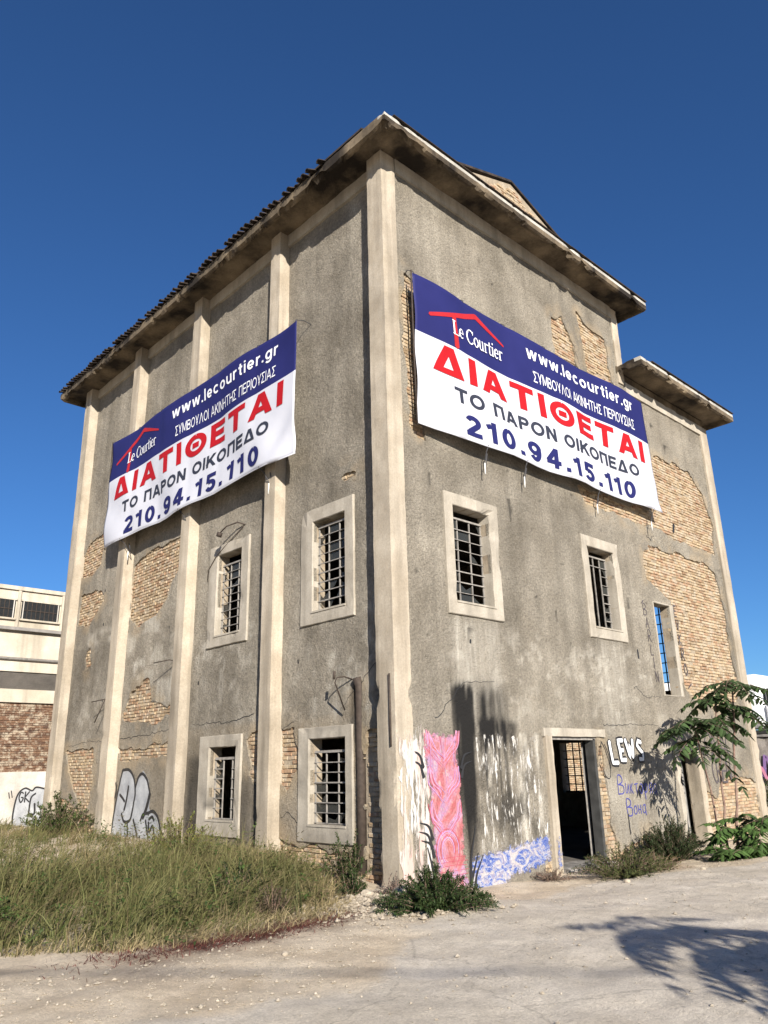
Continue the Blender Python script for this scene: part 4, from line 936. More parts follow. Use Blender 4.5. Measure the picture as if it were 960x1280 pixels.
SERIF = {'L': (.62, [([(.13, .0), (.13, 1)], .13), ([(0, .985), (.3, .985)], .05), ([(0, .02), (.56, .02)], .05), ([(.56, 0), (.58, .25)], .05)]),
         'C': (.74, [(arc(.4, .5, .34, .5, 42, 318, 22), .075), (arc(.4, .5, .345, .45, 130, 230, 8), .12), ([(.66, .72), (.67, .98)], .05)]),
         'e': (.48, [(arc(.23, .33, .19, .33, 0, 315, 20), .065), (arc(.23, .33, .2, .28, 120, 240, 8), .11), ([(.05, .35), (.42, .35)], .045)]),
         'o': (.54, [(arc(.26, .33, .21, .33, 0, 360, 22), .065), (arc(.26, .33, .22, .27, 130, 230, 8), .11), (arc(.26, .33, .22, .27, -50, 50, 8), .11)]),
         'u': (.58, [([(.12, .66), (.12, .16)], .1), (arc(.26, .17, .14, .17, 180, 300, 8), .07), ([(.42, .66), (.42, 0)], .1), ([(.02, .64), (.16, .64)], .04), ([(.32, .64), (.45, .64)], .04), ([(.4, .02), (.54, .02)], .04)]),
         'r': (.42, [([(.12, 0), (.12, .66)], .1), ([(.02, .02), (.26, .02)], .04), ([(.02, .64), (.15, .64)], .04), (arc(.29, .5, .15, .14, 165, 45, 7), .07)]),
         't': (.36, [([(.15, .88), (.15, .1)], .1), ([(.0, .64), (.32, .64)], .05), (arc(.25, .12, .1, .11, 180, 320, 6), .06)]),
         'i': (.28, [([(.12, 0), (.12, .66)], .1), ([(.02, .02), (.24, .02)], .04), ([(.02, .64), (.15, .64)], .04), ([(.12, .86), (.12, .95)], .1)]), ' ': (.3, [])}
def serif(txt, x0, x1, base, cap):
    tot = sum(SERIF[c][0] for c in txt); sx = (x1-x0)/tot; x = x0; out = []
    for c in txt:
        a, st = SERIF[c]
        for pts, w_ in st: out.append(([(x+p*sx, base+q*cap) for p, q in pts], w_*cap*1.15, 0.))
        x += a*sx
    return out
def banner(loc, rz, label, shear, seed):
    root = empty('banner', loc, None, rz); tag(root, label, 'banner', 'for-sale banners on the factory')
    def warp(x, z, off=0.):
        s = x/BWD; t_ = z/BHT
        d = .022*math.sin(s*17+t_*2.2+seed)+.016*math.sin(s*7.3-t_*4+seed*2)+.012*math.sin(t_*9+s*30+seed)*(1-t_)
        d *= 1.5; d += .03*math.sin(PI*s)*math.sin(PI*t_)+.012*sum(math.exp(-((s-c_)/.022)**2) for c_ in (.17, .335, .505, .66, .835))+.02*math.sin(s*9+t_*14+seed)*math.exp(-((s-.02)/.12)**2)+.02*math.sin(s*60-t_*20)*math.exp(-((s-.97)/.06)**2)*math.exp(-((t_-.1)/.25)**2)
        xx = x+(1-t_)*(shear[0]*(1-s)+shear[1]*s); zz = z+shear[2]*s*(1-t_)+shear[3]*s*t_+.015*math.sin(s*22+seed)*abs(t_-.5)*2
        return Vector((xx, -off+d, zz))
    nx, nz = 110, 36; zs = sorted(set([BHT*k/nz for k in range(nz+1)]+[1.775])); V = []; F = []
    for z in zs:
        for i in range(nx+1): V.append(warp(BWD*i/nx, z))
    for j in range(len(zs)-1):
        for i in range(nx): a = j*(nx+1)+i; F.append((a, a+1, a+nx+2, a+nx+1))
    cl = mesh_obj('cloth', V, F, 'banner_white', root, True); cl.data.materials.append(M['banner_blue'])
    for p_ in cl.data.polygons:
        if zs[p_.index//nx] > 1.77: p_.material_index = 1
    md = cl.modifiers.new('thickness', 'SOLIDIFY'); md.thickness = .004; md.offset = 1
    flat_strokes(root, warp, [([(.36, 2.20), (1.72, 2.72)], .11, -.35), ([(1.72, 2.72), (2.62, 2.42)], .11, .6), ([(1.04, 2.44), (1.06, 1.80)], .13, -.1)], 'logo_red', 'logo', .012)
    flat_strokes(root, warp, serif('Le Courtier', .97, 2.54, 2.05, .29), 'letter_white', 'lettering', .018)
    add_text(root, warp, 'www.lecourtier.gr', 3.33, 7.47, 2.43, .29, 'letter_white', .165)
    add_text(root, warp, 'ΣΥΜΒΟΥΛΟΙ ΑΚΙΝΗΤΗΣ ΠΕΡΙΟΥΣΙΑΣ', 3.5, 7.42, 1.93, .25, 'letter_white', .115, 'scale')
    add_text(root, warp, 'ΔΙΑΤΙΘΕΤΑΙ', .43, 7.73, 1.17, .54, 'letter_red', .235, sx=1.62)
    add_text(root, warp, 'ΤΟ ΠΑΡΟΝ ΟΙΚΟΠΕΔΟ', .95, 7.3, .70, .29, 'letter_grey', .205, sx=1.45)
    add_text(root, warp, '210.94.15.110', 1.15, 7.05, .10, .42, 'letter_navy', .215, sx=1.5)
    # edge batten, eyelet ropes
    bm = bmesh.new(); tube(bm, [warp(-.02, -.05, -.01), warp(-.02, BHT*.5, -.01), warp(-.02, BHT+.05, -.01)], .016, 6); bm_obj('batten', bm, 'iron', root, True)
    bm = bmesh.new(); tube(bm, [warp(BWD*k/20, -.0, .0) for k in range(21)], .011, 6); bm_obj('hem', bm, 'banner_white', root, True)
    r = random.Random(seed); gap = -loc[1] if rz == 0 else XL-loc[0]
    for k in range(7):
        x = BWD*(k+.02)/6.05; a = warp(x, BHT-.02, .012)
        bm = bmesh.new(); tube(bm, [a, a+Vector((.0, .02, .06)), a+Vector((r.uniform(-.04, .04), gap*.55, .14)), a+Vector((r.uniform(-.05, .05), gap+.05, .1))], .009, 5); bm_obj('rope', bm, 'rope', root, True)
    for x in (1.7 if rz == 0 else 1.0, 2.9 if rz == 0 else 3.85, 5.5 if rz == 0 else 7.05, 7.7):
        if rz and x == 7.7: continue
        a = warp(x, .02, .012)
        bm = bmesh.new(); tube(bm, [a, a+Vector((.02, gap*.3, -.1)), a+Vector((.03, gap*.6, -.3)), a+Vector((.09, gap*.7, -.36)), a+Vector((.1, gap*.5, -.1))], .010, 5); bm_obj('rope', bm, 'rope', root, True)
        bm = bmesh.new(); tube(bm, [a+Vector((.03, gap*.6-.012, -.3)), a+Vector((.02, gap*.6-.012, -.52))], .014, 5); bm_obj('cord', bm, 'white_rope', root, True)
    return root
banner((.5, -.25, 7.16), 0, 'blue and white for-sale banner on the wall with the doorways', (.1, .22, .1, .05), 1.)
banner((-.17, 10.42, 7.15), -PI/2, 'blue and white for-sale banner hung across the row of pillars', (.0, .0, .07, .0), 2.6)

# ------------------------------------------------------------------ neighbouring structures
M['cream'] = surf('cream_wall', (.42, .375, .30), (.54, .49, .41), 1.2, .15, 20, streak=.5, bumps=((30, .3),))
M['grey_band'] = surf('grey_band', (.20, .19, .18), (.30, .28, .26), 1.5, .2, 20, streak=.3)
M['chalk'] = surf('whitewashed_wall', (.42, .385, .335), (.56, .54, .50), 1.3, .2, 20, streak=.3)
M['winglass'] = flat('far_window_glass', (.02, .022, .024), .25)
W = tag(empty('warehouse', (-6, 18, 0)), 'low cream warehouse with brick lower wall beyond the factory', 'building')
def wp(name, a, b, mat, parent=None, bev=0.): 
    o = box(name, (a[0]+6, a[1]-18, a[2]), (b[0]+6, b[1]-18, b[2]), mat, parent or W, bev); return o
wl = wp('wall', (-20, 18.06, -.3), (9, 18.6, 1.75), 'chalk'); wb = wp('brick_wall', (-20, 18.1, 1.75), (9, 18.6, 3.86), 'redbrick')
wp('concrete_band', (-20, 18.0, 3.86), (9, 18.6, 4.27), 'cream')
mesh_obj('sloping_apron', [(-14, .0, 4.27), (15, .0, 4.27), (15, -.55, 4.72), (-14, -.55, 4.72), (-14, .6, 4.27), (15, .6, 4.27), (15, .6, 4.80), (-14, .6, 4.80)], [(0, 1, 2, 3), (3, 2, 6, 7), (4, 7, 6, 5), (0, 4, 5, 1), (1, 5, 6, 2), (0, 3, 7, 4)], 'grey_band', W)
wp('upper_wall', (-20, 17.9, 4.81), (9, 18.6, 7.42), 'cream'); wp('parapet', (-20, 17.82, 7.425), (9, 18.6, 7.55), 'cream')
wp('ledge', (-20, 17.72, 6.10), (9, 17.895, 6.2), 'grey_band')
bm = bmesh.new(); tube(bm, [(-14, -.16, 5.2), (15, -.16, 5.2)], .05, 8); bm_obj('pipe', bm, 'steel', W, True)
x = .42
for k in range(8):
    x0 = x-1.43*k; x1 = x0+1.22
    wd = wp('window', (x0, 17.86, 6.5), (x1, 17.899, 7.08), 'winglass')
    for j in range(9): wp('bar', (x0+.03+(x1-x0-.09)*j/8, 17.84, 6.5), (x0+(.06 if j in (0, 8) else .045)+(x1-x0-.09)*j/8, 17.858, 7.08), 'chalk' if j in (0, 8) else 'iron', wd)
    wp('bar', (x0+.07, 17.835, 6.78), (x1-.07, 17.839, 6.8), 'iron', wd)
    wp('sill', (x0-.05, 17.8, 6.44), (x1+.05, 17.895, 6.495), 'cream', wd); wp('frame', (x0-.04, 17.84, 7.085), (x1+.04, 17.895, 7.14), 'cream', wd)
    wp('pier', (x1+.06, 17.84, 6.21), (x1+.15, 17.895, 7.42), 'cream')
lay_bricks(lambda u, o, z: (u+6, 18.1-18-o, z), [[(-1.4, 1.85), (3.4, 1.85), (3.4, 3.8), (-1.4, 3.8)]], [], wb, 3, 'redbrick', 150, front=.0, fld=lambda U, Z: np.where((U > -1.4) & (U < 3.4) & (Z > 1.85) & (Z < 3.8), 0., 9.))
FN = lambda u, o, z: (u+6, .06-o, z)
patch_paint('graffiti', FN, [(1.0, -.2), (.95, .5), (1.05, 1.1), (1.25, 1.28), (1.45, 1.2), (1.6, 1.25), (1.85, 1.22), (2.1, .9), (2.1, -.2)], 'silver_paint', wl, .006, rag=.03, flat_=True)
strokes('graffiti', FN, [([(1.02, 0), (.98, .5), (1.05, 1.05), (1.25, 1.26), (1.48, 1.18), (1.6, 1.28), (1.9, 1.22)], .05), ([(1.45, .45), (1.47, .95), (1.6, 1.1)], .05), ([(1.45, .5), (1.62, .5), (1.6, .8)], .06), ([(1.4, .2), (1.55, .3), (1.8, .2)], .05), ([(.85, 1.2), (.9, 1.0)], .03), ([(.78, 1.15), (.82, .98)], .03), ([(1.9, 1.4), (2.0, 1.55)], .04)]+word('GK', 1.1, .85, .3, .04, .75, .8), 'black_paint', wl, .012, flat_=True)

# sunlit broken brick wall behind the annex, seen through the doorway
rw = tag(empty('ruined_wall', (20, 10, 0)), 'broken tan brick wall glimpsed through the factory doorway', 'wall')
rc = worn_box('wall_core', (-3, 0, -.4), (3, .3, 3.1), 'core', rw, .25, .1, .1, 71)
lay_bricks(lambda u, o, z: (u, -.06-o, z), [[(-1.6, .3), (1.4, .3), (1.4, 2.6), (-1.6, 2.6)]], [], rc, 8, n_ind=60, front=0., fld=lambda U, Z: np.where((U > -1.6) & (U < 1.4) & (Z > .3) & (Z < 2.6), 0., 9.))
# retaining wall and the white truck on the terrace behind it
M['stone_wall'] = surf('stone_wall', (.20, .18, .16), (.33, .30, .27), 3, .3, 25, bumps=((8, .8), (40, .5)))
tr = tag(box('terrace', (24.4, -30, -.5), (70, 14, 2.38), 'ground'), None, None, None, 'structure')
rt = tag(worn_box('retaining_wall', (23.9, -14, -.5), (24.38, 12, 2.42), 'stone_wall', None, .2, .06, .05, 72), 'grey stone retaining wall with pink graffiti below the white truck', 'wall')
cpn = worn_box('coping', (23.82, -14, 2.425), (24.4, 12, 2.52), 'grey_band', rt, .2, .02, .03, 73)
M['pink_tag'] = flat('pink_spray', (.50, .20, .30), .8); M['violet_tag'] = flat('violet_spray', (.20, .12, .28), .8)
FT = lambda u, o, z: (23.86-o, u, z)
strokes('graffiti', FT, [([(5.2-.4*k, .9), (5.05-.4*k, 1.7), (4.85-.4*k, 1.0), (4.7-.4*k, 1.75)], .09) for k in range(5)], 'violet_tag', rt, .02, flat_=True)
strokes('graffiti', FT, [([(5.1-.4*k, .7), (4.9-.4*k, 1.3), (4.7-.4*k, .8)], .11) for k in range(5)], 'pink_tag', rt, .04, flat_=True)
M['truck_white'] = flat('white_truck_paint', (.78, .79, .80), .35, 0, .5, .03); M['rubber'] = flat('rubber', (.02, .02, .02), .9)
tk = tag(empty('truck', (25.9, 6, 2.38)), 'white truck with rounded box body parked above the stone wall', 'truck')
box('cargo_body', (-1.0, -1.55, .42), (1.0, 3.2, 2.55), 'truck_white', tk, .22)
box('cab', (-.95, -3.2, .35), (.95, -1.6, 1.35), 'truck_white', tk, .1); box('cab_roof', (-.9, -2.7, 1.36), (.9, -1.6, 1.95), 'winglass', tk, .12); box('chassis', (-.9, -3.1, .2), (.9, 3.1, .34), 'rubber', tk)
for sx in (-1, 1):
    for y_ in (-2.5, 2.0):
        bm = bmesh.new(); tube(bm, [(sx*.72, y_, .4), (sx*.98, y_, .4)], .4, 18); wh = bm_obj('wheel', bm, 'rubber', tk)
        bm = bmesh.new(); tube(bm, [(sx*.985, y_, .4), (sx*1.0, y_, .4)], .2, 14); bm_obj('rim', bm, 'steel', wh)

# ------------------------------------------------------------------ plants
def in_poly(x, y, poly): return poly_sd(np.asarray(x), np.asarray(y), poly) < 0
def scatter(poly, n, rng):
    P = np.array(poly); lo = P.min(0); hi = P.max(0); out = np.zeros((0, 2))
    while len(out) < n:
        q = rng.uniform(lo, hi, (n*2, 2)); out = np.concatenate([out, q[in_poly(q[:, 0], q[:, 1], poly)]])
    return out[:n]
def blades(name, B0, H, lean, spread, width, colb, colt, seed, label, parent=None, mat='grass', flatten=None):
    """B0 (n,2) feet; H heights; lean (n,2) overall sweep"""
    rng = np.random.default_rng(seed); n = len(B0)
    a = rng.uniform(0, 2*PI, n); sp = rng.gamma(2., spread/2, n)
    D = np.stack([np.cos(a)*sp, np.sin(a)*sp], 1)+lean
    wd = rng.uniform(.6, 1.3, n)*width; wa = rng.uniform(0, PI, n); Wv = np.stack([np.cos(wa), np.sin(wa), np.zeros(n)], 1)*wd[:, None]
    z0 = hgt(B0[:, 0], B0[:, 1])-.02; V = np.zeros((n, 7, 3)); C = np.zeros((n, 7, 3))
    for k, t_ in enumerate((0, .38, .72, 1.)):
        c_ = np.stack([B0[:, 0]+D[:, 0]*H*t_**2, B0[:, 1]+D[:, 1]*H*t_**2, z0+H*(t_-.42*np.minimum(1, np.hypot(D[:, 0], D[:, 1]))*t_**2.2)], 1)
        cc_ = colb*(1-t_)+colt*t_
        if k < 3: V[:, 2*k] = c_-Wv*(1-.6*t_); V[:, 2*k+1] = c_+Wv*(1-.6*t_); C[:, 2*k] = C[:, 2*k+1] = cc_
        else: V[:, 6] = c_; C[:, 6] = cc_
    b = np.arange(n)[:, None]*7
    Q = np.concatenate([b+np.array([0, 1, 3, 2]), b+np.array([2, 3, 5, 4])]); T = b+np.array([4, 5, 6])
    me = bpy.data.meshes.new(name); V = V.reshape(-1, 3)
    lv = np.concatenate([Q.ravel(), T.ravel()]).astype(np.int32); st = np.concatenate([np.arange(len(Q))*4, len(Q)*4+np.arange(len(T))*3]).astype(np.int32)
    me.vertices.add(len(V)); me.vertices.foreach_set('co', V.ravel().astype(np.float32))
    me.loops.add(len(lv)); me.loops.foreach_set('vertex_index', lv)
    me.polygons.add(len(st)); me.polygons.foreach_set('loop_start', st); me.update(calc_edges=True); me.validate()
    at = me.attributes.new('Col', 'FLOAT_COLOR', 'POINT'); c4 = np.ones((len(V), 4), np.float32); c4[:, :3] = np.clip(C.reshape(-1, 3), 0, 1); at.data.foreach_set('color', c4.ravel())
    me.materials.append(M[mat]); o = link(bpy.data.objects.new(name, me), parent)
    if label: tag(o, label, 'grass', None, 'stuff')
    return o
def leaf_quads(V, F, C, base, d, ln, wd, col, droop=.2, up=Vector((0, 0, 1))):
    d = d.normalized(); s = d.cross(up)
    s = s.normalized() if s.length > 1e-3 else Vector((1, 0, 0)); n0 = len(V); dn = Vector((0, 0, -droop*ln))
    P = [base, base+d*ln*.35-s*wd*.5+dn*.15, base+d*ln*.35+s*wd*.5+dn*.15, base+d*ln*.37+dn*.05+s.cross(d)*wd*.12, base+d*ln*.72-s*wd*.38+dn*.55, base+d*ln*.72+s*wd*.38+dn*.55, base+d*ln+dn]
    V += [p_[:] for p_ in P]; C += [col]*7
    F += [(n0, n0+1, n0+3), (n0, n0+3, n0+2), (n0+1, n0+4, n0+3), (n0+2, n0+3, n0+5), (n0+3, n0+4, n0+6), (n0+3, n0+6, n0+5)]
FRONT = [(-6.6, .9), (-5.18, .02), (-4.62, -.5), (-4.08, -.95), (-3.27, -1.05), (-2.07, -.85), (-1.3, -.30), (-.75, .25)]
GRASS = FRONT+[(-.05, .5), (-.05, 17.9), (-11, 17.9), (-10, 5)]
rng = np.random.default_rng(3)
Cc = np.concatenate([scatter(GRASS, 2600, rng), scatter(FRONT+[(-.05, .5), (-.05, 5), (-6.6, 5)], 3300, rng)])
gap_ = fbm(Cc[:, 0]*1.1, Cc[:, 1]*1.1, 123, 3); Cc = Cc[(gap_ > .36) | (rng.random(len(Cc)) < .25)]
nb = rng.integers(7, 22, len(Cc)); ci_ = np.repeat(np.arange(len(Cc)), nb)
Gp = Cc[ci_]+rng.normal(0, .075, (len(ci_), 2)); ok = in_poly(Gp[:, 0], Gp[:, 1], GRASS) & (Gp[:, 0] < -.04); Gp = Gp[ok]; ci_ = ci_[ok]
dw = np.clip((-Cc[:, 0])/1.6, 0, 1); dfront = np.clip(-poly_sd(Cc[:, 0], Cc[:, 1], GRASS), 0, 3); pn = fbm(Cc[:, 0]*.8, Cc[:, 1]*.8, 77, 3)
Hc = .66*(.17+.42*sstep(.0, .9, dfront)*(.4+.6*dw))*(.45+1.1*pn)*np.exp(rng.normal(0, .38, len(Cc)))
gc = np.clip(fbm(Cc[:, 0]*.8, Cc[:, 1]*.8, 91, 3)*3.2-.62+.2*(Cc[:, 0] < -3)-.5*sstep(-2.4, -1.0, Cc[:, 0])*(Cc[:, 1] < 3)+rng.normal(0, .22, len(Cc))-.45*sstep(.5, .0, dfront), 0, 1)
la = rng.uniform(0, 2*PI, len(Cc)); Lc = np.stack([.30+.45*np.cos(la), -.26+.45*np.sin(la)], 1)
H = Hc[ci_]*rng.uniform(.4, 1.2, len(Gp)); gmix = np.clip(gc[ci_]+rng.normal(0, .14, len(Gp)), 0, 1)[:, None]
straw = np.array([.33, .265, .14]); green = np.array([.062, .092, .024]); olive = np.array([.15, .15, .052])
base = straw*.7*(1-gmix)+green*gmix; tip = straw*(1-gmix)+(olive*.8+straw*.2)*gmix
jit = (rng.uniform(.65, 1.3, len(Cc))[ci_]*rng.uniform(.8, 1.2, len(Gp)))[:, None]
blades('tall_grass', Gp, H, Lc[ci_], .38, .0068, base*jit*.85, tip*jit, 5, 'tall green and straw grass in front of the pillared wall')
tp_ = scatter(FRONT+[(-.3, .5), (-.3, 9), (-8, 9)], 2600, rng); ct = np.array([.24, .18, .10])*rng.uniform(.6, 1.2, (len(tp_), 1))
blades('grass_stalks', tp_, rng.uniform(.28, .68, len(tp_))*np.clip(-tp_[:, 0]/1.8+.25, .35, 1), np.array([.3, -.26]), .3, .0028, ct*.8, ct*1.15, 15, 'thin dry flowering stalks rising above the tall grass')
cv = scatter(FRONT+[(-.3, .5), (-.3, 8), (-8, 8)], 420, rng); cvV = []; cvF = []; cvC = []; rc_ = random.Random(9)
for (x, y_) in cv:
    cl3 = rc_.choice([(.05, .085, .02), (.07, .10, .03), (.10, .115, .035), (.13, .11, .05)]); hh = rc_.uniform(.15, .5); z = gz(x, y_)
    for k in range(rc_.randint(14, 34)):
        d = Vector((rc_.gauss(0, 1), rc_.gauss(0, 1), rc_.uniform(-.1, .8))); v = rc_.uniform(.6, 1.4)
        leaf_quads(cvV, cvF, cvC, Vector((x+rc_.gauss(0, .07), y_+rc_.gauss(0, .07), z+hh*rc_.uniform(.15, 1.1))), d, rc_.uniform(.05, .12), rc_.uniform(.018, .04), tuple(q*v for q in cl3), .3)
tag(mesh_obj('leafy_weeds', cvV, cvF, 'leaf', None, False, None, cvC), 'small broad-leaved weeds scattered through the tall grass', 'weeds', None, 'stuff')
# low, broad-leaved tangle under the grass and dry red-brown litter along its edge
lit = []
for (a, b, sx, sy, n) in ((-3.7, -1.1, .4, .18, 900), (-3.1, -1.15, .35, .15, 800), (-2.5, -1.0, .35, .15, 800), (-2.0, -.85, .3, .15, 500), (-4.3, -.95, .35, .2, 400)):
    lit.append(np.stack([rng.normal(a, sx, n), rng.normal(b, sy, n)], 1))
lit = np.concatenate(lit); cl_ = np.array([.10, .035, .028])*rng.uniform(.5, 1.8, (len(lit), 1))
blades('dry_litter', lit, rng.uniform(.03, .10, len(lit)), np.array([.2, -.3]), 1.6, .005, cl_, cl_*1.1, 6, 'dark red dried weeds matted along the grass edge')
st_ = scatter([(-5.2, .1), (-4.1, -1.1), (-3.2, -1.25), (-1.9, -1.0), (-1.0, -.2), (-1.5, .5), (-4, .2)], 2600, rng); cs = np.array([.42, .34, .19])*rng.uniform(.6, 1.15, (len(st_), 1))
blades('dead_stalks', st_, rng.uniform(.06, .26, len(st_)), np.array([.5, -.5]), 1.5, .004, cs, cs*1.05, 8, 'bleached straw lying at the front of the grass')

def shrub(name, label, cat, c, rad, h, n, ll, lw_, col, seed, per=40, up=.6, sq=(1, 1), group=None, bare=.0, spikes=0):
    r = random.Random(seed); z = gz(c[0], c[1])-.02; root = tag(empty(name, (c[0], c[1], z)), label, cat, group)
    V = []; F = []; C = []; bm = bmesh.new()
    for i in range(n):
        a = r.uniform(0, 2*PI); e = r.random()**.6
        L = h*r.uniform(.55, 1.05) if i >= spikes else h*r.uniform(1.1, 1.5)
        top = Vector((math.cos(a)*rad*e*sq[0]*(1 if i >= spikes else .3), math.sin(a)*rad*e*sq[1]*(1 if i >= spikes else .3), L*(1-.72*e*(1-up)-.38*e*e))); b0 = Vector((math.cos(a)*rad*.25*e*sq[0], math.sin(a)*rad*.25*e*sq[1], 0))
        mid = (b0+top)/2+Vector((r.uniform(-.06, .06), r.uniform(-.06, .06), .06*L)); pts = [b0, (b0+mid)/2, mid, (mid+top)/2+Vector((0, 0, .04*L)), top]
        tube(bm, pts, .006, 4, .3, False)
        for k in range(per):
            t_ = r.uniform(.12, 1.02)*4; j = min(3, int(t_)); q = pts[j].lerp(pts[j+1], t_-j); ax = (pts[j+1]-pts[j]).normalized()
            if r.random() < bare: continue
            rd = Vector((r.gauss(0, 1), r.gauss(0, 1), r.gauss(.15, .6))).normalized(); d = (ax*r.uniform(.3, 1.)+rd).normalized(); v = r.uniform(.55, 1.35)
            leaf_quads(V, F, C, q, d, ll*r.uniform(.6, 1.2), lw_*r.uniform(.7, 1.2), (col[0]*v*r.uniform(.85, 1.2), col[1]*v, col[2]*v), r.uniform(0, .4))
    bm_obj('stems', bm, 'bark', root, True); mesh_obj('foliage', V, F, 'leaf', root, False, None, C)
    return root
DK = (.042, .068, .022); MD = (.085, .115, .035); DRY = (.19, .155, .07); YG = (.17, .19, .045)
shrub('shrub', 'low dark green spiky shrub at the foot of the pink mural', 'shrub', (-.72, -1.38), .78, .50, 190, .06, .015, DK, 1, 90, .35, spikes=10)
shrub('shrub', 'dry tangled bush beside the wide doorway', 'shrub', (4.05, -1.12), .95, .55, 170, .055, .014, (.085, .10, .036), 2, 70, .5, (1.25, .75), bare=.15)
shrub('shrub', 'dark feathery bush in front of the narrow doorway', 'shrub', (6.35, -.72), .80, .85, 210, .06, .013, (.042, .060, .024), 3, 110, .6, (1.3, .6))
shrub('shrub', 'sparse straw-coloured weeds right of the dry bush', 'shrub', (4.75, -1.3), .7, .35, 70, .04, .010, DRY, 4, 30, .4, (1.2, .8), bare=.3)
shrub('weed_clump', 'leafy dark weeds growing beside the broken corner pillar', 'weed', (-.38, .62), .38, .8, 40, .06, .022, (.06, .085, .03), 5, 55, .8)
shrub('weed_clump', 'round dark weed on the rubble left of the pillar', 'weed', (-.78, .1), .26, .38, 40, .045, .016, DK, 6, 50, .5)
shrub('weed_clump', 'yellow-green weeds under the soot-streaked ground floor window', 'weed', (-.6, 5.0), .8, .75, 70, .06, .02, YG, 7, 45, .6)
shrub('weed_clump', 'dark green bush between the outer two pillars', 'weed', (-.5, 10.7), 1.0, 1.0, 90, .08, .03, (.07, .10, .03), 8, 50, .6)
shrub('weed_clump', 'dark weeds standing in the middle of the tall grass', 'weed', (-2.0, .95), .4, .62, 45, .06, .02, (.055, .08, .03), 9, 45, .75)
shrub('weed_clump', 'brownish dead weed in front of the tall grass', 'weed', (-2.35, -.35), .3, .42, 40, .05, .012, (.10, .085, .05), 10, 40, .6)
shrub('weed_clump', 'green broadleaf weeds at the left end of the grass', 'weed', (-5.0, 1.6), .55, .5, 60, .07, .024, (.07, .12, .03), 11, 45, .6)
shrub('weed_clump', 'grey dead bramble against the base of the corner pillar', 'weed', (-.38, -.35), .3, .3, 70, .03, .008, (.12, .11, .095), 12, 25, .5)
shrub('weed_clump', 'dry brown tuft at the wall left of the wide doorway', 'weed', (3.1, -.35), .42, .24, 70, .04, .008, (.15, .12, .085), 13, 22, .4)
shrub('weed_clump', 'green weeds growing below the stone retaining wall', 'weed', (22.6, 3.6), 1.6, 1.3, 60, .12, .05, (.07, .10, .03), 14, 45, .6)
# young tree of heaven: bare stems, tufts of long pinnate leaves
def pinnate(V, F, C, base, d, L, r, col, npair=10, ll=.15, droop=.55):
    d = d.normalized(); s = d.cross(Vector((0, 0, 1))); s = s.normalized() if s.length > 1e-3 else Vector((1, 0, 0)); bend = droop*L*r.uniform(.6, 1.3)
    pos = lambda t_: base+d*L*t_+Vector((0, 0, -bend*t_*t_)); rp = [pos(k/5) for k in range(6)]
    for k in range(npair):
        t_ = .16+.82*k/(npair-1); q = pos(t_); tan = (pos(min(1, t_+.05))-pos(t_-.05)).normalized(); sc = .75+.5*math.sin(PI*min(1, t_*1.05))
        for sg in (-1, 1):
            v = r.choice((r.uniform(.5, .9), r.uniform(.9, 1.4), r.uniform(1.3, 2.))); dd = (s*sg*1.0+tan*r.uniform(.25, .6)+Vector((0, 0, r.uniform(-.35, .12)))).normalized()
            leaf_quads(V, F, C, q, dd, ll*sc*r.uniform(.8, 1.15), ll*.44*r.uniform(.85, 1.15), (col[0]*v, col[1]*v, col[2]*v), r.uniform(.15, .5))
    leaf_quads(V, F, C, pos(1), (pos(1)-pos(.9)), ll, ll*.35, col); return rp
def ailanthus(name, label, base, stems, leaves_at, seed, col, low=None, group=None, ll=.19):
    r = random.Random(seed); root = tag(empty(name, base), label, 'tree', group); o3 = Vector(base); V = []; F = []; C = []; bm = bmesh.new()
    for pts, rad, tufts in stems:
        P = [Vector(p_)-o3 for p_ in pts]; sp = [P[0]]
        for a, b in zip(P, P[1:]): sp += [a.lerp(b, k/5)+Vector((r.uniform(-.015, .015), r.uniform(-.015, .015), 0)) for k in range(1, 6)]
        b2 = bmesh.new(); tube(b2, sp, rad, 8, .5); bm_obj('trunk', b2, 'bark', root, True)
        for (t_, n, L, az0, az1, el) in tufts:
            q = sp[min(len(sp)-1, int(t_*(len(sp)-1)))]
            for k in range(n):
                a = math.radians(az0+(az1-az0)*(k+r.uniform(.2, .8))/n); e = math.radians(el+r.uniform(-18, 18)); d = Vector((math.cos(a)*math.cos(e), math.sin(a)*math.cos(e), math.sin(e)))
                rp = pinnate(V, F, C, q+Vector((0, 0, r.uniform(-.12, .05))), d, L*r.uniform(.7, 1.15), r, col, r.randint(8, 12), ll); tube(bm, rp, .007, 4, .4, False)
    for (x, y_, z, n, L) in (low or ()):
        for k in range(n):
            a = r.uniform(0, 2*PI); e = math.radians(r.uniform(5, 60)); d = Vector((math.cos(a)*math.cos(e), math.sin(a)*math.cos(e), math.sin(e)))
            rp = pinnate(V, F, C, Vector((x+r.uniform(-.15, .15), y_+r.uniform(-.15, .15), z))-o3, d, L*r.uniform(.7, 1.2), r, (col[0]*1.5, col[1]*1.6, col[2]*1.25), r.randint(9, 13), ll*.9); tube(bm, rp, .007, 4, .4, False)
    cr = mesh_obj('crown', V, F, 'leaf', root, False, None, C); bm_obj('leaf_stalks', bm, 'bark', cr, True); return root
AC = (.040, .066, .024)
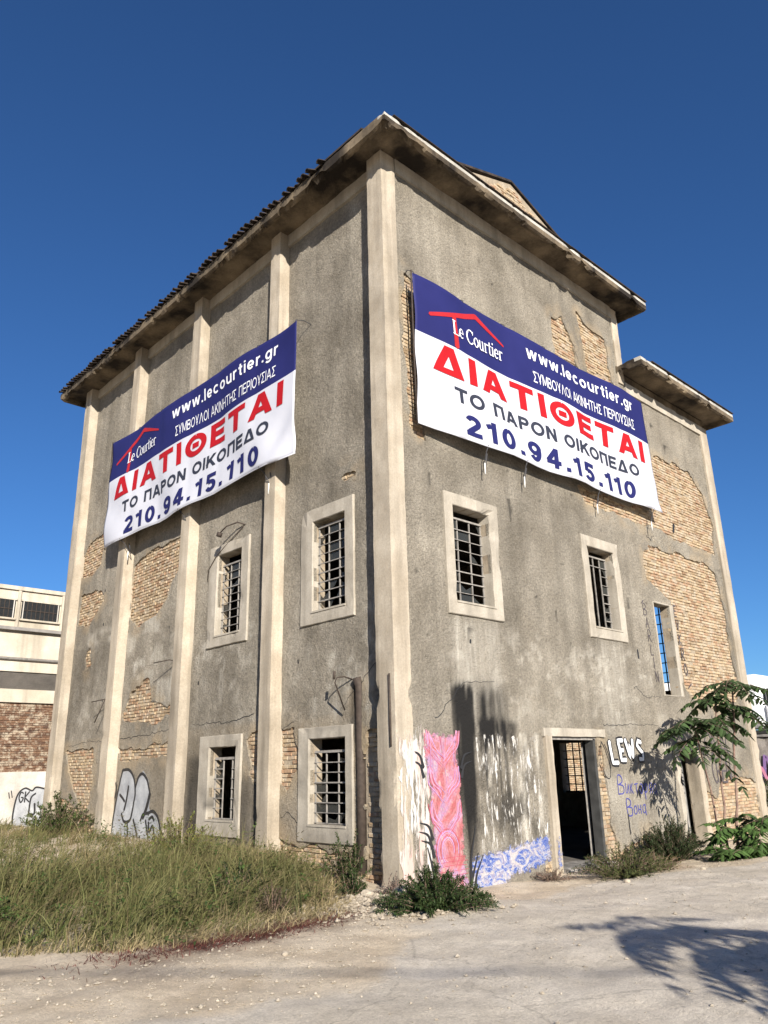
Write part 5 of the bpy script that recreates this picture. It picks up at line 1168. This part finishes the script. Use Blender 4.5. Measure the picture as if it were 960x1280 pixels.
ailanthus('tree_of_heaven', 'slender young tree with pinnate leaves beside the narrow doorway', (7.25, -1.4, -.12),
          [([(7.18, -1.3, -.15), (7.1, -1.3, .75), (6.75, -1.3, 2.3)], .026, [(1., 9, .95, 110, 330, 10), (.93, 5, .75, 110, 320, -5), (1., 4, .5, 0, 360, 45)]),
           ([(7.22, -1.38, -.15), (7.29, -1.4, .74), (7.6, -1.4, 2.75)], .03, [(1., 7, .6, 0, 360, 25), (.9, 3, .6, 120, 340, 0)]),
           ([(7.35, -1.5, -.15), (7.6, -1.5, .73), (7.95, -1.65, 3.05)], .033, [(1., 10, .85, 0, 360, 20), (.95, 4, .7, 0, 360, 5)])], None, 5, AC,
          low=((6.85, -1.75, .0, 13, .75), (7.3, -2.0, .05, 14, .85), (7.1, -1.7, .3, 8, .65), (7.8, -2.1, .35, 10, .7), (6.5, -1.6, -.05, 6, .45), (7.35, -1.95, .5, 8, .6), (7.9, -2.3, .1, 8, .7)))
ailanthus('tree_of_heaven', 'leafy young tree standing beside the yard and shading it', (-4.6, -12.3, 0),
          [([(-4.6, -12.3, -.1), (-4.5, -12.1, 1.6), (-4.4, -11.6, 3.3)], .06, [(1., 22, 1.2, 0, 360, 18), (.9, 15, 1.05, 0, 360, -5), (.8, 9, .9, 0, 360, 0)]),
           ([(-4.6, -12.3, -.1), (-4.0, -11.8, 1.3), (-3.5, -11.1, 2.6)], .05, [(1., 20, 1.1, 0, 360, 15), (.88, 12, .95, 0, 360, -5)]),
           ([(-4.6, -12.3, -.1), (-5.0, -12.3, 1.2), (-5.6, -12.2, 2.3)], .05, [(1., 18, 1.05, 0, 360, 15), (.88, 12, .95, 0, 360, -5)])], None, 6, AC, ll=.17)

# ------------------------------------------------------------------ loose stones
def stones(name, P, S, mat, label, seed):
    r = np.random.default_rng(seed); t_ = (1+5**.5)/2
    I = np.array([(0, 0, 1), (1, 0, .1), (.3, .95, 0), (-.8, .6, .1), (-.8, -.6, 0), (.3, -.95, .1), (0, 0, -.6)]); IF = [(0, 1, 2), (0, 2, 3), (0, 3, 4), (0, 4, 5), (0, 5, 1), (6, 2, 1), (6, 3, 2), (6, 4, 3), (6, 5, 4), (6, 1, 5)]
    V = []; F = []
    for (x, y_), s, zg in zip(P, S, hgt(P[:, 0], P[:, 1])):
        q = I*r.uniform(.65, 1.25, (7, 3))*s*np.array([1, 1, .65]); a = r.uniform(0, 6.3); c_, s_ = math.cos(a), math.sin(a); z = zg+s*.25; n = len(V)
        V += [(x+v[0]*c_-v[1]*s_, y_+v[0]*s_+v[1]*c_, z+v[2]) for v in q]; F += [tuple(n+i for i in f) for f in IF]
    o = mesh_obj(name, V, F, mat); return tag(o, label, 'stones', None, 'stuff') if label else o
r = np.random.default_rng(12)
gp1 = np.stack([r.normal(-.95, .55, 1500), r.normal(-.75, .5, 1500)], 1); gp1 = gp1[(gp1[:, 1] < .2-gp1[:, 0]*.1) & ((gp1[:, 0] < -.05) | (gp1[:, 1] < -.1))]
stones('gravel', gp1, r.gamma(2.2, .008, len(gp1))+.008, 'stone', 'heap of pale broken stones in front of the corner pillar', 2)
gp2 = np.concatenate([scatter([(-7, -1), (-3, -1.2), (0, -.3), (10, -.2), (10, -6), (-2, -7), (-7.5, -5)], 2600, r), scatter([(-7, -1), (-3, -1.2), (-.3, -.6), (-2.2, -2.3), (-3.8, -3.4), (-5.2, -3), (-7, -3.4)], 1700, r), np.stack([r.uniform(.3, 10, 500), -.1-np.abs(r.normal(0, .45, 500))], 1), np.stack([r.uniform(2.8, 6.5, 260), r.normal(-1.75, .35, 260)], 1)])
stones('pebbles', gp2, r.gamma(1.3, .0042, len(gp2))+.003, 'pebble', 'small pebbles and plaster crumbs scattered over the yard', 3)
for k, (x, y_, s, lb) in enumerate(((-.62, -.72, .13, 'pale block of broken plaster at the edge of the spiky shrub'), (-.22, -.62, .09, 'white chip of plaster between pillar and spiky shrub'), (.05, -1.25, .10, 'pale stone at the mural side of the spiky shrub'), (.3, -.95, .07, 'small pale stone below the pink mural'), (3.0, -1.75, .045, 'flat pale stone left of the dry bush'), (-.75, -.2, .09, 'pale stone in front of the round dark weed'), (-.5, -.15, .07, 'small pale stone beside the dead bramble'), (4.9, -2.0, .04, 'white stone right of the dry bush'), (-3.45, -2.1, .032, 'small white stone alone on the bare dirt'))):
    bm = bmesh.new(); bmesh.ops.create_icosphere(bm, subdivisions=2, radius=1.); rr = random.Random(k+30); ax = Vector((rr.uniform(-1, 1), rr.uniform(-1, 1), rr.uniform(-1, 1)))
    for v in bm.verts:
        n = v.co.normalized(); q = .72+.5*float(fbm(np.array(n.x*2.1+k*7), np.array(n.y*2.1+n.z*1.7), k, 3)); q = min(q, .92/max(.3, abs(n.dot(ax.normalized())))); v.co = Vector((n.x*s*1.15*q, n.y*s*q, n.z*s*.72*q))
    o = bm_obj('stone', bm, 'stone'); o.location = (x, y_, gz(x, y_)+s*.35); o.rotation_euler.z = rr.uniform(0, 6); tag(o, lb, 'stone', 'loose stones near the factory wall')

# overhead cable behind the viewer, whose soft shadow crosses the yard
M['pole_wood'] = surf('pole_wood', (.12, .09, .06), (.2, .15, .11), 6, .3, 40)
pa, pb = Vector((-23.7, -5.5, 0)), Vector((.3, -31.9, 0))
for q, lb in ((pa, 'wooden utility pole at the far end of the overhead cable'), (pb, 'wooden utility pole standing beyond the yard tree')):
    u = tag(empty('utility_pole', q), lb, 'pole', 'utility poles'); bm = bmesh.new(); tube(bm, [(0, 0, -.5), (0, 0, 7.6)], .13, 10, .75); bm_obj('post', bm, 'pole_wood', u, True); box('crossarm', (-.5, -.05, 7.2), (.5, .05, 7.32), 'pole_wood', u)
tag(tube_obj('overhead_cable', [pa.lerp(pb, k/16)+Vector((0, 0, 7.38-.6*math.sin(PI*k/16))) for k in range(17)], .022, 'rubber', None, 6), 'thick black overhead cable strung between two wooden poles', 'cable')
